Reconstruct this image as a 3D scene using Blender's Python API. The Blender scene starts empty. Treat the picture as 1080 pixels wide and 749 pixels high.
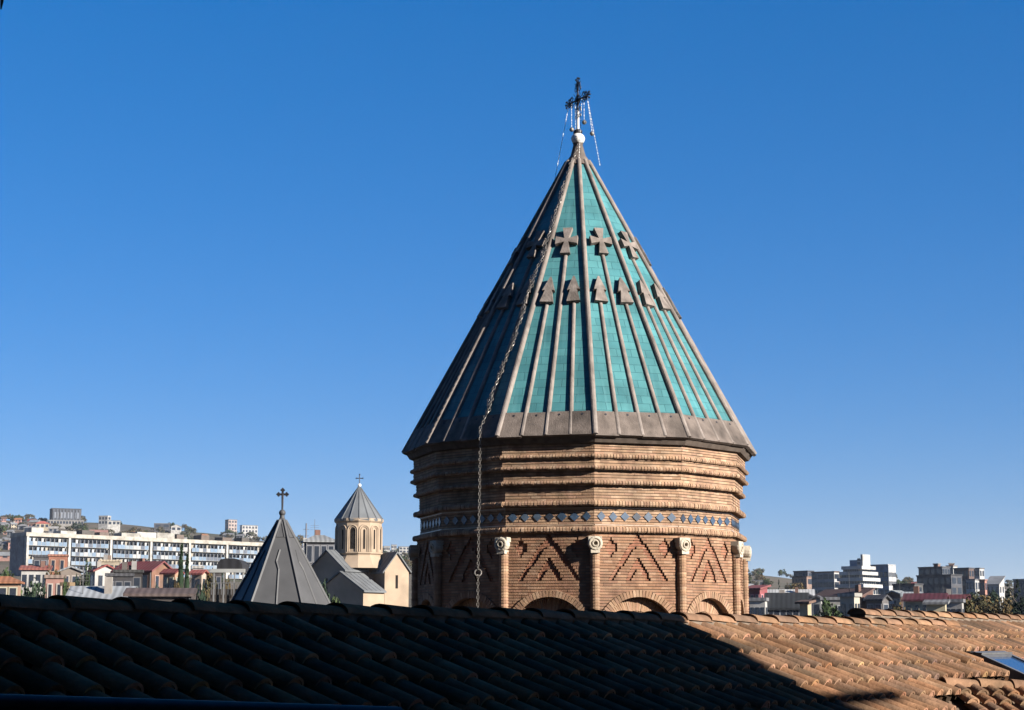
import bpy, math, random
from mathutils import Vector, Matrix
R = math.radians
sc = bpy.context.scene
COL = sc.collection

# ------------------------------------------------------------------ camera
PITCH = R(9.0); FPX = 1887.0
cam_d = bpy.data.cameras.new('camera'); cam = bpy.data.objects.new('camera', cam_d); COL.objects.link(cam)
cam.location = (0, 0, 0); cam.rotation_euler = (math.pi / 2 + PITCH, 0, 0)
cam_d.sensor_width = 36; cam_d.lens = FPX / 1080 * 36
cam_d.clip_start = 0.1; cam_d.clip_end = 30000
sc.camera = cam

# ------------------------------------------------------------------ sky and sun
SUN_EL, SUN_AZ = R(21.5), R(58.2)           # azimuth measured from "towards the camera" to the right
SDIR = Vector((math.sin(SUN_AZ) * math.cos(SUN_EL), -math.cos(SUN_AZ) * math.cos(SUN_EL), math.sin(SUN_EL)))
world = bpy.data.worlds.new('World'); sc.world = world; world.use_nodes = True
nt = world.node_tree; bg = nt.nodes['Background']
sky = nt.nodes.new('ShaderNodeTexSky'); sky.sky_type = 'NISHITA'; sky.sun_disc = False
sky.sun_elevation = SUN_EL; sky.sun_rotation = math.pi - SUN_AZ
sky.air_density = 1.0; sky.dust_density = 0.0; sky.ozone_density = 6.0; sky.altitude = 400
gam = nt.nodes.new('ShaderNodeGamma'); gam.inputs[1].default_value = 0.625
hsv = nt.nodes.new('ShaderNodeHueSaturation'); hsv.inputs['Saturation'].default_value = 1.56
mul = nt.nodes.new('ShaderNodeMix'); mul.data_type = 'RGBA'; mul.blend_type = 'MULTIPLY'
mul.inputs[0].default_value = 1.0; mul.inputs[7].default_value = (1.14, 1.115, 1.45, 1)
mul.clamp_result = False
nt.links.new(sky.outputs[0], gam.inputs[0]); nt.links.new(gam.outputs[0], hsv.inputs['Color'])
nt.links.new(hsv.outputs[0], mul.inputs[6]); nt.links.new(mul.outputs[2], bg.inputs[0])
bg.inputs[1].default_value = 0.05
sun_d = bpy.data.lights.new('sun', 'SUN'); sun_d.energy = 5.0; sun_d.angle = R(0.5); sun_d.color = (1.0, 0.935, 0.845)
sun = bpy.data.objects.new('sun', sun_d); COL.objects.link(sun)
sun.rotation_euler = (-SDIR).to_track_quat('-Z', 'Y').to_euler()
vs = sc.view_settings; vs.view_transform = 'Standard'; vs.look = 'None'; vs.exposure = 1.7; vs.gamma = 1.0; vs.use_curve_mapping = False

# ------------------------------------------------------------------ helpers
CP, SP = math.cos(PITCH), math.sin(PITCH)
def ray(px, py):                              # direction with y = 1 through a point of the 1080x749 photograph
    u = -(py - 374.5) / FPX
    v = Vector(((px - 540) / FPX, CP - u * SP, SP + u * CP))
    return v / v.y
def at(px, py, Y): return ray(px, py) * Y

def tag(o, label=None, cat=None, group=None, kind=None):
    if label: o['label'] = label
    if cat: o['category'] = cat
    if group: o['group'] = group
    if kind: o['kind'] = kind
    return o
def empty(name, label, cat, loc=(0, 0, 0), rz=0, group=None):
    o = bpy.data.objects.new(name, None); COL.objects.link(o); o.empty_display_size = .2
    o.location = loc; o.rotation_euler = (0, 0, rz)
    return tag(o, label, cat, group)

class MB:
    def __init__(s): s.v = []; s.f = []; s.c = []; s.m = []; s.col = (1, 1, 1); s.mi = 0
    def face(s, pts, col=None, mi=None):
        n = len(s.v); s.v += [tuple(p) for p in pts]; s.f.append(tuple(range(n, n + len(pts))))
        s.c.append(col or s.col); s.m.append(s.mi if mi is None else mi)
    def grid(s, rows, col=None, closed=False):  # rows of equal length point lists -> shared vertices
        n = len(s.v); w = len(rows[0])
        for r in rows: s.v += [tuple(p) for p in r]
        for i in range(len(rows) - 1):
            for j in range(w if closed else w - 1):
                k = (j + 1) % w
                s.f.append((n + i * w + j, n + i * w + k, n + (i + 1) * w + k, n + (i + 1) * w + j))
                s.c.append(col or s.col); s.m.append(s.mi)
    def box(s, c, ax, ay, az, col=None):       # centre and three half-axis vectors
        c, ax, ay, az = map(Vector, (c, ax, ay, az)); n = len(s.v)
        for k in (-1, 1):
            for j in (-1, 1):
                for i in (-1, 1): s.v.append(tuple(c + ax * i + ay * j + az * k))
        for f in ((0, 2, 3, 1), (4, 5, 7, 6), (0, 1, 5, 4), (2, 6, 7, 3), (0, 4, 6, 2), (1, 3, 7, 5)):
            s.f.append(tuple(n + i for i in f)); s.c.append(col or s.col); s.m.append(s.mi)
    def bx(s, x0, x1, y0, y1, z0, z1, col=None):
        s.box(((x0 + x1) / 2, (y0 + y1) / 2, (z0 + z1) / 2), ((x1 - x0) / 2, 0, 0), (0, (y1 - y0) / 2, 0), (0, 0, (z1 - z0) / 2), col)
    def prism(s, poly, ext, col=None):          # planar polygon extruded by a vector
        ext = Vector(ext); P = [Vector(p) for p in poly]; n = len(P)
        s.face(P, col); s.face([p + ext for p in reversed(P)], col)
        for i in range(n): s.face([P[i], P[i] + ext, P[(i + 1) % n] + ext, P[(i + 1) % n]], col)
    def lathe(s, prof, n, M=None, col=None, ph=0.0, cap=True):   # prof: (r, z) list
        rows = [[(r * math.sin(ph + 2 * math.pi * k / n), -r * math.cos(ph + 2 * math.pi * k / n), z) for k in range(n)] for r, z in prof]
        if M is not None: rows = [[M @ Vector(p) for p in r] for r in rows]
        s.grid(rows, col, closed=True)
        if cap: s.face(list(reversed(rows[0])), col); s.face(rows[-1], col)
    def tube(s, pts, r, n=6, col=None, cap=True):
        P = [Vector(p) for p in pts]; rows = []; prev = None
        for i, p in enumerate(P):
            t = (P[min(i + 1, len(P) - 1)] - P[max(i - 1, 0)]).normalized()
            a = t.orthogonal() if prev is None else (prev - t * prev.dot(t))
            a = a.normalized(); prev = a; b = t.cross(a); rr = r[i] if isinstance(r, (list, tuple)) else r
            rows.append([p + (a * math.cos(2 * math.pi * k / n) + b * math.sin(2 * math.pi * k / n)) * rr for k in range(n)])
        s.grid(rows, col, closed=True)
        if cap: s.face(list(reversed(rows[0])), col); s.face(rows[-1], col)
    def sphere(s, c, r, n=10, m=6, col=None, sz=1.0):
        c = Vector(c); rows = []
        for i in range(m + 1):
            a = -math.pi / 2 + math.pi * i / m
            rr = max(r * math.cos(a), r * .01)
            rows.append([c + Vector((rr * math.cos(2 * math.pi * k / n), rr * math.sin(2 * math.pi * k / n), r * sz * math.sin(a))) for k in range(n)])
        s.grid(rows, col, closed=True); s.face(list(reversed(rows[0])), col); s.face(rows[-1], col)
    def mesh(s, name, mats, smooth=False):
        me = bpy.data.meshes.new(name); me.from_pydata(s.v, [], s.f); me.update()
        at_ = me.color_attributes.new('Col', 'FLOAT_COLOR', 'CORNER'); buf = []
        for p, c in zip(s.f, s.c): buf += [c[0], c[1], c[2], 1.0] * len(p)
        at_.data.foreach_set('color', buf)
        for m in (mats if isinstance(mats, (list, tuple)) else [mats]): me.materials.append(m)
        me.polygons.foreach_set('material_index', s.m)
        if smooth: me.polygons.foreach_set('use_smooth', [True] * len(s.f))
        return me
    def build(s, name, mats, parent=None, smooth=False, label=None):
        o = bpy.data.objects.new(name, s.mesh(name, mats, smooth)); COL.objects.link(o)
        if parent is not None: o.parent = parent
        if label: o['label'] = label
        return o

def shade_auto(o, deg=35):
    me = o.data; me.polygons.foreach_set('use_smooth', [True] * len(me.polygons))
    me.set_sharp_from_angle(angle=R(deg)); return o

MATS = {}
def mat(name, base=None, var=.12, scale=3.0, rough=.85, bump=0.0, bscale=20.0, metal=0.0, dirt=None, dscale=.6, damt=.35, spec=.12, coat=0.0):
    """procedural: base colour (or the per-face colour attribute) modulated by noise, optional patches of dirt, bump"""
    if name in MATS: return MATS[name]
    m = bpy.data.materials.new(name); m.use_nodes = True; t = m.node_tree; N = t.nodes; L = t.links
    b = N['Principled BSDF']; b.inputs['Roughness'].default_value = rough; b.inputs['Metallic'].default_value = metal
    b.inputs['Specular IOR Level'].default_value = spec; b.inputs['Coat Weight'].default_value = coat
    tc = N.new('ShaderNodeTexCoord')
    def noise(sc_, det=5):
        n = N.new('ShaderNodeTexNoise'); n.inputs['Scale'].default_value = sc_; n.inputs['Detail'].default_value = det
        L.new(tc.outputs['Object'], n.inputs['Vector']); return n
    if base is None:
        a = N.new('ShaderNodeAttribute'); a.attribute_name = 'Col'; src = a.outputs['Color']
    else:
        c = N.new('ShaderNodeRGB'); c.outputs[0].default_value = (*base, 1); src = c.outputs[0]
    n1 = noise(scale); mr = N.new('ShaderNodeMapRange'); mr.inputs[1].default_value = .3; mr.inputs[2].default_value = .7
    mr.inputs[3].default_value = 1 - var; mr.inputs[4].default_value = 1 + var
    L.new(n1.outputs['Fac'], mr.inputs[0])
    mx = N.new('ShaderNodeMix'); mx.data_type = 'RGBA'; mx.blend_type = 'MULTIPLY'; mx.inputs[0].default_value = 1
    L.new(src, mx.inputs[6]); L.new(mr.outputs[0], mx.inputs[7]); out = mx.outputs[2]
    if dirt is not None:
        n2 = noise(dscale, 8); cr = N.new('ShaderNodeMapRange'); cr.inputs[1].default_value = .48; cr.inputs[2].default_value = .68
        cr.inputs[3].default_value = 0; cr.inputs[4].default_value = damt; L.new(n2.outputs['Fac'], cr.inputs[0])
        m2 = N.new('ShaderNodeMix'); m2.data_type = 'RGBA'; L.new(cr.outputs[0], m2.inputs[0]); L.new(out, m2.inputs[6])
        m2.inputs[7].default_value = (*dirt, 1); out = m2.outputs[2]
    L.new(out, b.inputs['Base Color'])
    if bump:
        n3 = noise(bscale, 6); bp = N.new('ShaderNodeBump'); bp.inputs['Strength'].default_value = bump; bp.inputs['Distance'].default_value = .02
        L.new(n3.outputs['Fac'], bp.inputs['Height']); L.new(bp.outputs[0], b.inputs['Normal'])
    MATS[name] = m; return m
def glass_mat(name, col, rough=.12):
    if name in MATS: return MATS[name]
    m = bpy.data.materials.new(name); m.use_nodes = True; b = m.node_tree.nodes['Principled BSDF']
    b.inputs['Base Color'].default_value = (*col, 1); b.inputs['Roughness'].default_value = rough; b.inputs['Specular IOR Level'].default_value = .6
    n = m.node_tree.nodes.new('ShaderNodeTexNoise'); n.inputs['Scale'].default_value = .7
    mr = m.node_tree.nodes.new('ShaderNodeMapRange'); mr.inputs[3].default_value = rough * .6; mr.inputs[4].default_value = rough * 1.8
    m.node_tree.links.new(n.outputs['Fac'], mr.inputs[0]); m.node_tree.links.new(mr.outputs[0], b.inputs['Roughness'])
    MATS[name] = m; return m

# ------------------------------------------------------------------ terrain (structure)
def lerp_tab(tab, x):
    if x <= tab[0][0]: return tab[0][1]
    for (a, va), (b, vb) in zip(tab, tab[1:]):
        if x <= b: return va + (vb - va) * (x - a) / (b - a)
    return tab[-1][1]
HOR = 673.0
CREST = [(-400, 548), (0, 549), (60, 552), (110, 556), (160, 559), (200, 562), (240, 566), (300, 576), (430, 586), (600, 598), (790, 607), (850, 613), (950, 616), (1080, 620), (1500, 622)]
GPROF = [(150, -.06), (250, .02), (450, .12), (650, .26), (1000, .58), (1250, .85), (1400, 1.0), (1600, .95), (2600, .3), (5000, 0)]
def hnoise(x, y):
    return (math.sin(x * .021 + 1.3) * math.cos(y * .017 + .4) + .6 * math.sin(x * .053 + y * .031) + .4 * math.sin(x * .011 - y * .047 + 2))
def ground(x, y):
    if y <= 72: return -14.0
    px = 540 + FPX * x / (y * CP * 1.02)
    zc = (HOR - lerp_tab(CREST, px)) / FPX * 1400
    z = zc * lerp_tab(GPROF, y)
    if y < 150: t = (y - 72) / 78; t = t * t * (3 - 2 * t); z = -14 * (1 - t) + (zc * -.06) * t
    return z + hnoise(x, y) * min(1, max(0, (y - 200) / 600)) * 1.6
g = MB(); ys = [-400, -100, -30, 0, 30, 60, 72, 80, 90, 100, 115, 130, 150, 175, 200, 230, 260, 300, 340, 380, 430, 480, 540, 600, 660, 730, 800, 880, 960, 1040, 1120, 1200, 1280, 1340, 1400, 1460, 1540, 1700, 2000, 2600, 3500, 5000]
rows = []
for y in ys:
    hw = max(120, abs(y) * .55 + 60) if y < 2000 else y * .5 + 160
    rows.append([(-hw + 2 * hw * i / 120, y, ground(-hw + 2 * hw * i / 120, y)) for i in range(121)])
g.grid(rows)
def ground_mat():
    m = mat('hill_scrub', (.078, .064, .047), var=.35, scale=.03, rough=1, dirt=(.035, .042, .022), dscale=.02, damt=.8)
    return m
tag(g.build('ground', ground_mat(), smooth=True), 'brown scrubby hillside ground under the old town', kind='structure')
# ------------------------------------------------------------------ the brick drum with the turquoise cone
rnd = random.Random(7)
DX, DY, PH0 = 1.675, 44.0, 2.4
def dpos(th, r, z): a = R(th); return Vector((r * math.sin(a), -r * math.cos(a), z))     # local to the dome axis
def zat(py, r, th=PH0):                     # height seen at row py on the near corner at radius r
    p = dpos(th, r, 0); Y = DY + p.y
    return at(626, py, Y).z
BRICK = [(.46, .32, .205), (.44, .30, .19), (.48, .345, .225), (.43, .285, .18), (.41, .275, .18), (.51, .375, .255), (.38, .25, .165), (.45, .295, .20)]
MORTAR = (.115, .09, .068)
TINT = (.93, .865, .86)
def bcol(k=1.0):
    c = rnd.choice(BRICK); f = rnd.uniform(.86, 1.10) * k * .60; return tuple(x * f * t for x, t in zip(c, TINT))
M_brick = mat('brick', None, var=.16, scale=6, rough=.95, bump=.5, bscale=45, dirt=(.09, .065, .05), dscale=.9, damt=.35)
def streaks(m, amt=.45):
    t = m.node_tree; N = t.nodes; L = t.links; b = N['Principled BSDF']; src = b.inputs['Base Color'].links[0].from_socket
    tc = N.new('ShaderNodeTexCoord'); mp = N.new('ShaderNodeMapping'); mp.inputs['Scale'].default_value = (2.2, 2.2, .28); L.new(tc.outputs['Object'], mp.inputs[0])
    n = N.new('ShaderNodeTexNoise'); n.inputs['Scale'].default_value = 1.5; n.inputs['Detail'].default_value = 7; L.new(mp.outputs[0], n.inputs['Vector'])
    mr = N.new('ShaderNodeMapRange'); mr.inputs[1].default_value = .5; mr.inputs[2].default_value = .72; mr.inputs[3].default_value = 1; mr.inputs[4].default_value = 1 - amt; L.new(n.outputs['Fac'], mr.inputs[0])
    mx = N.new('ShaderNodeMix'); mx.data_type = 'RGBA'; mx.blend_type = 'MULTIPLY'; mx.inputs[0].default_value = 1; L.new(src, mx.inputs[6]); L.new(mr.outputs[0], mx.inputs[7]); L.new(mx.outputs[2], b.inputs['Base Color'])
streaks(M_brick, .35)
M_brick_far = M_brick
M_stone = mat('carved_stone', (.33, .29, .23), var=.18, scale=9, rough=.9, bump=.5, bscale=40, dirt=(.2, .16, .12), dscale=4, damt=.5)
M_slab = mat('grey_stone', (.108, .088, .076), var=.22, scale=5, rough=.9, bump=.5, bscale=30, dirt=(.04, .034, .03), dscale=1.6, damt=.7)
M_rib = mat('rib_stone', (.165, .140, .124), var=.2, scale=5, rough=.85, bump=.4, bscale=30, dirt=(.09, .075, .065), dscale=1.4, damt=.6)
M_rel = mat('relief_stone', (.150, .127, .112), var=.25, scale=6, rough=.9, bump=.5, bscale=25, dirt=(.06, .05, .042), dscale=2.2, damt=.7)
M_blue = mat('blue_glaze', None, var=.25, scale=8, rough=.35, spec=.5)
M_dark = mat('dark_void', (.012, .010, .009), rough=1)
M_iron = mat('wrought_iron', (.035, .035, .04), var=.3, scale=20, rough=.5, metal=.6)
M_chain = mat('galvanised_steel', (.17, .155, .14), var=.2, scale=30, rough=.45, metal=.5)
M_white = mat('white_paint', (.5, .49, .47), var=.1, scale=9, rough=.5, dirt=(.4, .37, .33), dscale=5, damt=.5)
M_plaster = mat('pale_plaster', (.6, .5, .36), var=.1, scale=3, rough=.95)

streaks(M_slab, .4); streaks(M_rib, .35); streaks(M_rel, .4)
def turquoise():
    m = bpy.data.materials.new('turquoise_tile'); m.use_nodes = True; t = m.node_tree; N = t.nodes; L = t.links; b = N['Principled BSDF']
    uv = N.new('ShaderNodeUVMap'); uv.uv_map = 'UV'
    br = N.new('ShaderNodeTexBrick'); br.inputs['Scale'].default_value = 1; br.inputs['Brick Width'].default_value = .36
    br.inputs['Row Height'].default_value = .22; br.inputs['Mortar Size'].default_value = .009; br.inputs['Bias'].default_value = 0
    br.inputs['Mortar Smooth'].default_value = .2
    br.inputs['Color1'].default_value = (.050, .150, .158, 1); br.inputs['Color2'].default_value = (.036, .120, .132, 1); br.inputs['Mortar'].default_value = (.026, .09, .10, 1)
    L.new(uv.outputs[0], br.inputs['Vector'])
    tc = N.new('ShaderNodeTexCoord'); n = N.new('ShaderNodeTexNoise'); n.inputs['Scale'].default_value = 1.3; n.inputs['Detail'].default_value = 7
    L.new(tc.outputs['Object'], n.inputs['Vector'])
    mr = N.new('ShaderNodeMapRange'); mr.inputs[1].default_value = .3; mr.inputs[2].default_value = .7; mr.inputs[3].default_value = .74; mr.inputs[4].default_value = 1.2
    L.new(n.outputs['Fac'], mr.inputs[0])
    mx = N.new('ShaderNodeMix'); mx.data_type = 'RGBA'; mx.blend_type = 'MULTIPLY'; mx.inputs[0].default_value = 1
    L.new(br.outputs['Color'], mx.inputs[6]); L.new(mr.outputs[0], mx.inputs[7])
    # fine pale lime streaks down the slope
    mp = N.new('ShaderNodeMapping'); mp.inputs['Scale'].default_value = (9, .5, 1); L.new(uv.outputs[0], mp.inputs[0])
    n2 = N.new('ShaderNodeTexNoise'); n2.inputs['Scale'].default_value = 1.0; n2.inputs['Detail'].default_value = 6; L.new(mp.outputs[0], n2.inputs['Vector'])
    r2 = N.new('ShaderNodeMapRange'); r2.inputs[1].default_value = .55; r2.inputs[2].default_value = .8; r2.inputs[3].default_value = 0; r2.inputs[4].default_value = .3
    L.new(n2.outputs['Fac'], r2.inputs[0])
    m2 = N.new('ShaderNodeMix'); m2.data_type = 'RGBA'; L.new(r2.outputs[0], m2.inputs[0]); L.new(mx.outputs[2], m2.inputs[6]); m2.inputs[7].default_value = (.11, .25, .265, 1)
    L.new(m2.outputs[2], b.inputs['Base Color']); b.inputs['Roughness'].default_value = .45; b.inputs['Specular IOR Level'].default_value = .15
    bp = N.new('ShaderNodeBump'); bp.inputs['Strength'].default_value = .5; bp.inputs['Distance'].default_value = .01; bp.invert = True
    L.new(br.outputs['Fac'], bp.inputs['Height']); L.new(bp.outputs[0], b.inputs['Normal'])
    return m
M_turq = turquoise()

dome = empty('church_dome', 'round-looking twelve-sided brick church drum under a tall turquoise tiled cone, largest thing in the photo', 'church', (DX, DY, 0))
C15, T15, S15 = math.cos(R(15)), math.tan(R(15)), math.sin(R(15))

def face_frame(k):                           # facet k between corners k and k+1
    th = R(PH0 + 30 * k + 15)
    n = Vector((math.sin(th), -math.cos(th), 0)); h = Vector((math.cos(th), math.sin(th), 0))
    return n, h

def courses(mb, k, ztop, zbot, ap, depth=None, hole=None, cell=.0417, row=.0645, mor=.015, rec=.020, phase=0):
    """brick face as real geometry: each course a strip standing proud of its mortar bed; depth(u,v) digs a relief"""
    n, h = face_frame(k); nrow = max(1, round((ztop - zbot) / row)); row = (ztop - zbot) / nrow
    def P(u, z, d):
        lim = (ap - d) * T15
        return n * (ap - d) + h * max(-lim, min(lim, u)) + Vector((0, 0, z))
    nc = int(math.ceil(ap * T15 / cell)) + 1
    for r in range(nrow):
        z1 = ztop - r * row; z0 = z1 - row + mor; zm = z1 - row
        off = (r % 2) * .5
        runs = []; last = None
        for c in range(-nc, nc):
            u0 = c * cell; u1 = u0 + cell
            if u1 < -ap * T15 or u0 > ap * T15: continue
            uc = (u0 + u1) / 2; vv = ztop - (z1 + z0) / 2
            if hole and hole(uc, vv): last = None; continue
            d = depth(uc, vv) if depth else 0.0
            bid = math.floor((c + off * 5) / 5)
            key = (bid, d)
            if last and last[0] == key: last[2] = u1
            else: last = [key, u0, u1]; runs.append(last)
        prev = None
        for (bid, d), u0, u1 in runs:
            d2 = d + rnd.uniform(-.003, .004); c = bcol() if d < .02 else bcol(.95)
            if d >= .02: c = (c[0] * 1.05, c[1] * .86, c[2] * .86)
            mb.face([P(u0, z0, d2), P(u1, z0, d2), P(u1, z1, d2), P(u0, z1, d2)], c)
            mb.face([P(u0, zm, d + rec), P(u1, zm, d + rec), P(u1, z0, d + rec), P(u0, z0, d + rec)], MORTAR)
            mb.face([P(u0, z0, d + rec), P(u1, z0, d + rec), P(u1, z0, d2), P(u0, z0, d2)], MORTAR)
            mb.face([P(u0, z1, d2), P(u1, z1, d2), P(u1, z1, d + rec), P(u0, z1, d + rec)], MORTAR)
            # sides of recesses
            if prev and abs(prev[0] - d) > .01 and abs(prev[1] - u0) < 1e-6:
                mb.face([P(u0, zm, prev[0]), P(u0, zm, d), P(u0, z1, d), P(u0, z1, prev[0])], bcol(.9))
            prev = (d, u1)
        # tops / bottoms of recesses against the next course
        if depth:
            for c in range(-nc, nc):
                uc = (c + .5) * cell
                if abs(uc) > ap * T15: continue
                va = ztop - (z1 + z0) / 2
                if hole and (hole(uc, va) or hole(uc, va + row)): continue
                d, dn = depth(uc, va), depth(uc, va + row)
                if abs(d - dn) > .01:
                    mb.face([P(c * cell, zm, d), P((c + 1) * cell, zm, d), P((c + 1) * cell, zm, dn), P(c * cell, zm, dn)], bcol(.9))

# profile: (row top, row bottom, corner radius)
seg = [(459.5, 478.3, 4.10), (482.3, 490.6, 4.10), (494.4, 506.2, 4.03), (510.2, 527.6, 3.95), (532.8, 555.2, 3.92)]
led = [(478.3, 482.3, 4.185), (490.6, 494.4, 4.175), (506.2, 510.2, 4.105), (527.6, 532.8, 4.10), (555.2, 560.6, 4.115)]
Z = lambda py, r: zat(py, r)
wall = MB()
for (a, b, r) in seg:
    for k in range(12): courses(wall, k, Z(a, r), Z(b, r) - .02, r * C15)
walls_o = wall.build('drum_wall', M_brick, dome)
frieze_z = (Z(544.4, 3.92))
for (a, b, r) in led:                        # corbelled soldier courses, one part each
    mb = MB(); z1, z0 = Z(a, r), Z(b, r)
    for k in range(12):
        n, h = face_frame(k); ap = r * C15; w = ap * T15; nb = max(1, round(2 * w / .074))
        mb.box(n * (ap - .22) + Vector((0, 0, (z0 + z1) / 2)), h * ((ap - .03) * T15 - .003), n * .19, (0, 0, (z1 - z0) / 2 - .002), MORTAR)
        for i in range(nb):
            u = -w + (i + .5) * 2 * w / nb; j = rnd.uniform(-.008, .008); hw = w / nb * .80; c = bcol(1.04)
            ctr = n * (ap - .06 + j) + h * u
            zz0 = z0 - rnd.uniform(0, .012); zt = z1
            p = lambda du, dn, z: ctr + h * du + n * dn + Vector((0, 0, z))
            prof = [(-.10, zz0 + .01), (.035, zz0), (.06, zz0 + .03), (.06, zt - .035), (.035, zt), (-.10, zt)]   # rounded brick nose
            rows_ = [[p(s_ * hw, dn, z) for dn, z in prof] for s_ in (-1, 1)]
            mb.grid(rows_, c); mb.face(rows_[0], c); mb.face(list(reversed(rows_[1])), c)
    mb.build('cornice', M_brick, dome)
# plain plate closing the wall head under the eave
mb = MB(); 
mb.lathe([(3.3, Z(466, 4.1) - 1.2), (3.86, Z(466, 4.1) - 1.2), (3.86, Z(459, 4.1) - .02), (3.3, Z(459, 4.1) - .02)], 12, col=(.2, .13, .09), ph=R(PH0), cap=False)
mb.build('wall_head', M_brick, dome)
# glazed diamonds
mb = MB()
for k in range(12):
    n, h = face_frame(k); ap = 3.92 * C15
    for i in range(7):
        u = (i - 3) * .283; q = rnd.random()
        col = (.028, .048, .080) if q > .35 else (.045, .064, .092) if q > .15 else (.018, .024, .036)
        s1 = .108 * rnd.uniform(.9, 1.05); s2 = .108 * rnd.uniform(.9, 1.05); zc = frieze_z + rnd.uniform(-.008, .008)
        c = n * (ap + .004) + h * u + Vector((0, 0, zc)); ex = n * .014
        pts = [c + h * s1, c + Vector((0, 0, s2)), c - h * s1, c - Vector((0, 0, s2))]
        mb.prism(pts, ex, col)
        # small brick triangles between, slightly proud
    for zz in (.19, -.19):
        mb.box(n * (ap + .006) + Vector((0, 0, frieze_z + zz)), h * (ap * T15 - .01), n * .006, (0, 0, .011), (.30, .22, .16))
mb.build('tile_frieze', M_blue, dome)

# lower wall with the sunk brick chevrons and blind arches
RL = 4.0; APL = RL * C15; ZL = Z(560.6, RL)
def relief(u, v):
    a = abs(u)
    if v < 1.05:
        outer = .70 * (v - .01); inner = .76 * (v - .27)
        if v > .03 and a < outer and not (v > .27 and a < inner): return .040
        if v > .51 and a < .57 * (v - .51) and not (v > .80 and a < .62 * (v - .80)): return .040
    if abs(a - .64) / .17 + abs(v - .345) / .22 < 1 and a > .5: return .040
    return 0.0
AC, AR = 2.33, .90                           # blind arch centre depth and inner radius
def arch_hole(u, v): return (v > AC and abs(u) < AR + .04) or math.hypot(u, v - AC) < AR + .05
low = MB(); TINT = (.76, .63, .60)
for k in range(12): courses(low, k, ZL, ZL - 2.75, APL, relief, arch_hole)
low.build('chevron_wall', M_brick, dome)
TINT = (.83, .745, .72)
for k in range(12):
    n, h = face_frame(k); mb = MB(); zc = ZL - AC
    for i in range(40):                      # voussoirs
        a = math.pi * (i + .5) / 40; rr = AR + .065
        e = h * math.cos(a) + Vector((0, 0, math.sin(a))); tt = h * -math.sin(a) + Vector((0, 0, math.cos(a)))
        mb.box(n * (APL - .04 + rnd.uniform(-.004, .006)) + e * rr + Vector((0, 0, zc)), e * .075, tt * (math.pi * rr / 80 * .84), n * .075, bcol(1.0))
    seg_n = 30
    for i in range(seg_n):                   # intrados
        a0, a1 = math.pi * i / seg_n, math.pi * (i + 1) / seg_n
        q = lambda a, d: n * (APL - d) + (h * math.cos(a) + Vector((0, 0, math.sin(a)))) * (AR + .002) + Vector((0, 0, zc))
        mb.face([q(a0, -.02), q(a1, -.02), q(a1, .24), q(a0, .24)], MORTAR)
    for s_ in (-1, 1):
        mb.box(n * (APL - .11) + h * (s_ * (AR + .02)) + Vector((0, 0, zc - .22)), h * .03, n * .11, (0, 0, .22), bcol())
    # fan of radiating bricks filling the arch, 0.16 m back
    for ring, (r0, r1, nb) in enumerate(((.02, .30, 18), (.30, .58, 34), (.58, .90, 52))):
        for i in range(nb):
            a = math.pi * (i + .5) / nb; e = h * math.cos(a) + Vector((0, 0, math.sin(a))); tt = h * -math.sin(a) + Vector((0, 0, math.cos(a)))
            rr = (r0 + r1) / 2
            mb.box(n * (APL - .22 + rnd.uniform(-.006, .006)) + e * rr + Vector((0, 0, zc)), e * ((r1 - r0) / 2 - .006), tt * (math.pi * rr / nb / 2 * .86), n * .05, bcol(1.12))
    mb.box(n * (APL - .28) + Vector((0, 0, zc + .25)), h * .95, n * .05, (0, 0, .72), MORTAR)
    mb.box(n * (APL - .27) + Vector((0, 0, zc - .25)), h * .95, n * .05, (0, 0, .25), bcol())
    mb.build('blind_arch', M_brick, dome)
# corner colonnettes with carved stone bosses
def boss_mesh():
    M_ = Matrix(((1, 0, 0, 0), (0, 0, -1, 0), (0, 1, 0, 0), (0, 0, 0, 1)))     # lathe axis to -Y (outward)
    mb = MB()
    mb.lathe([(.13, -.12), (.155, -.02), (.168, .05), (.165, .09), (.14, .12), (.115, .125), (.10, .105), (.085, .105), (.075, .13), (.055, .135), (.04, .12), (.034, .06)], 14, M_)
    mb.bx(-.15, .15, -.09, .12, .055, .16); mb.bx(-.10, .10, -.10, .12, -.21, -.13)
    return mb.mesh('carved_boss', M_stone)
bm_ = boss_mesh()
for k in range(12):
    th = PH0 + 30 * k; mb = MB(); zt = Z(581, 4.1); zb = ZL - 2.7; nr = int((zt - zb) / .0645)
    c = dpos(th, 4.015, 0)
    for r_ in range(nr):
        z1 = zt - r_ * .0645; rr = .108 + rnd.uniform(-.004, .004); col = bcol(1.05)
        M_ = Matrix.Translation(c)
        mb.lathe([(rr - .012, z1 - .0645), (rr - .012, z1 - .05), (rr, z1 - .047), (rr, z1)], 12, M_, col, cap=False)
    mb.lathe([(.09, zb), (.09, zt)], 8, Matrix.Translation(c), MORTAR)
    co = mb.build('colonnette', M_brick, dome, smooth=False)
    bo = bpy.data.objects.new('boss', bm_); COL.objects.link(bo); bo.parent = co
    bo.location = dpos(th, 4.07, Z(573.2, 4.1)); bo.rotation_euler = (0, 0, R(th))

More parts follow.
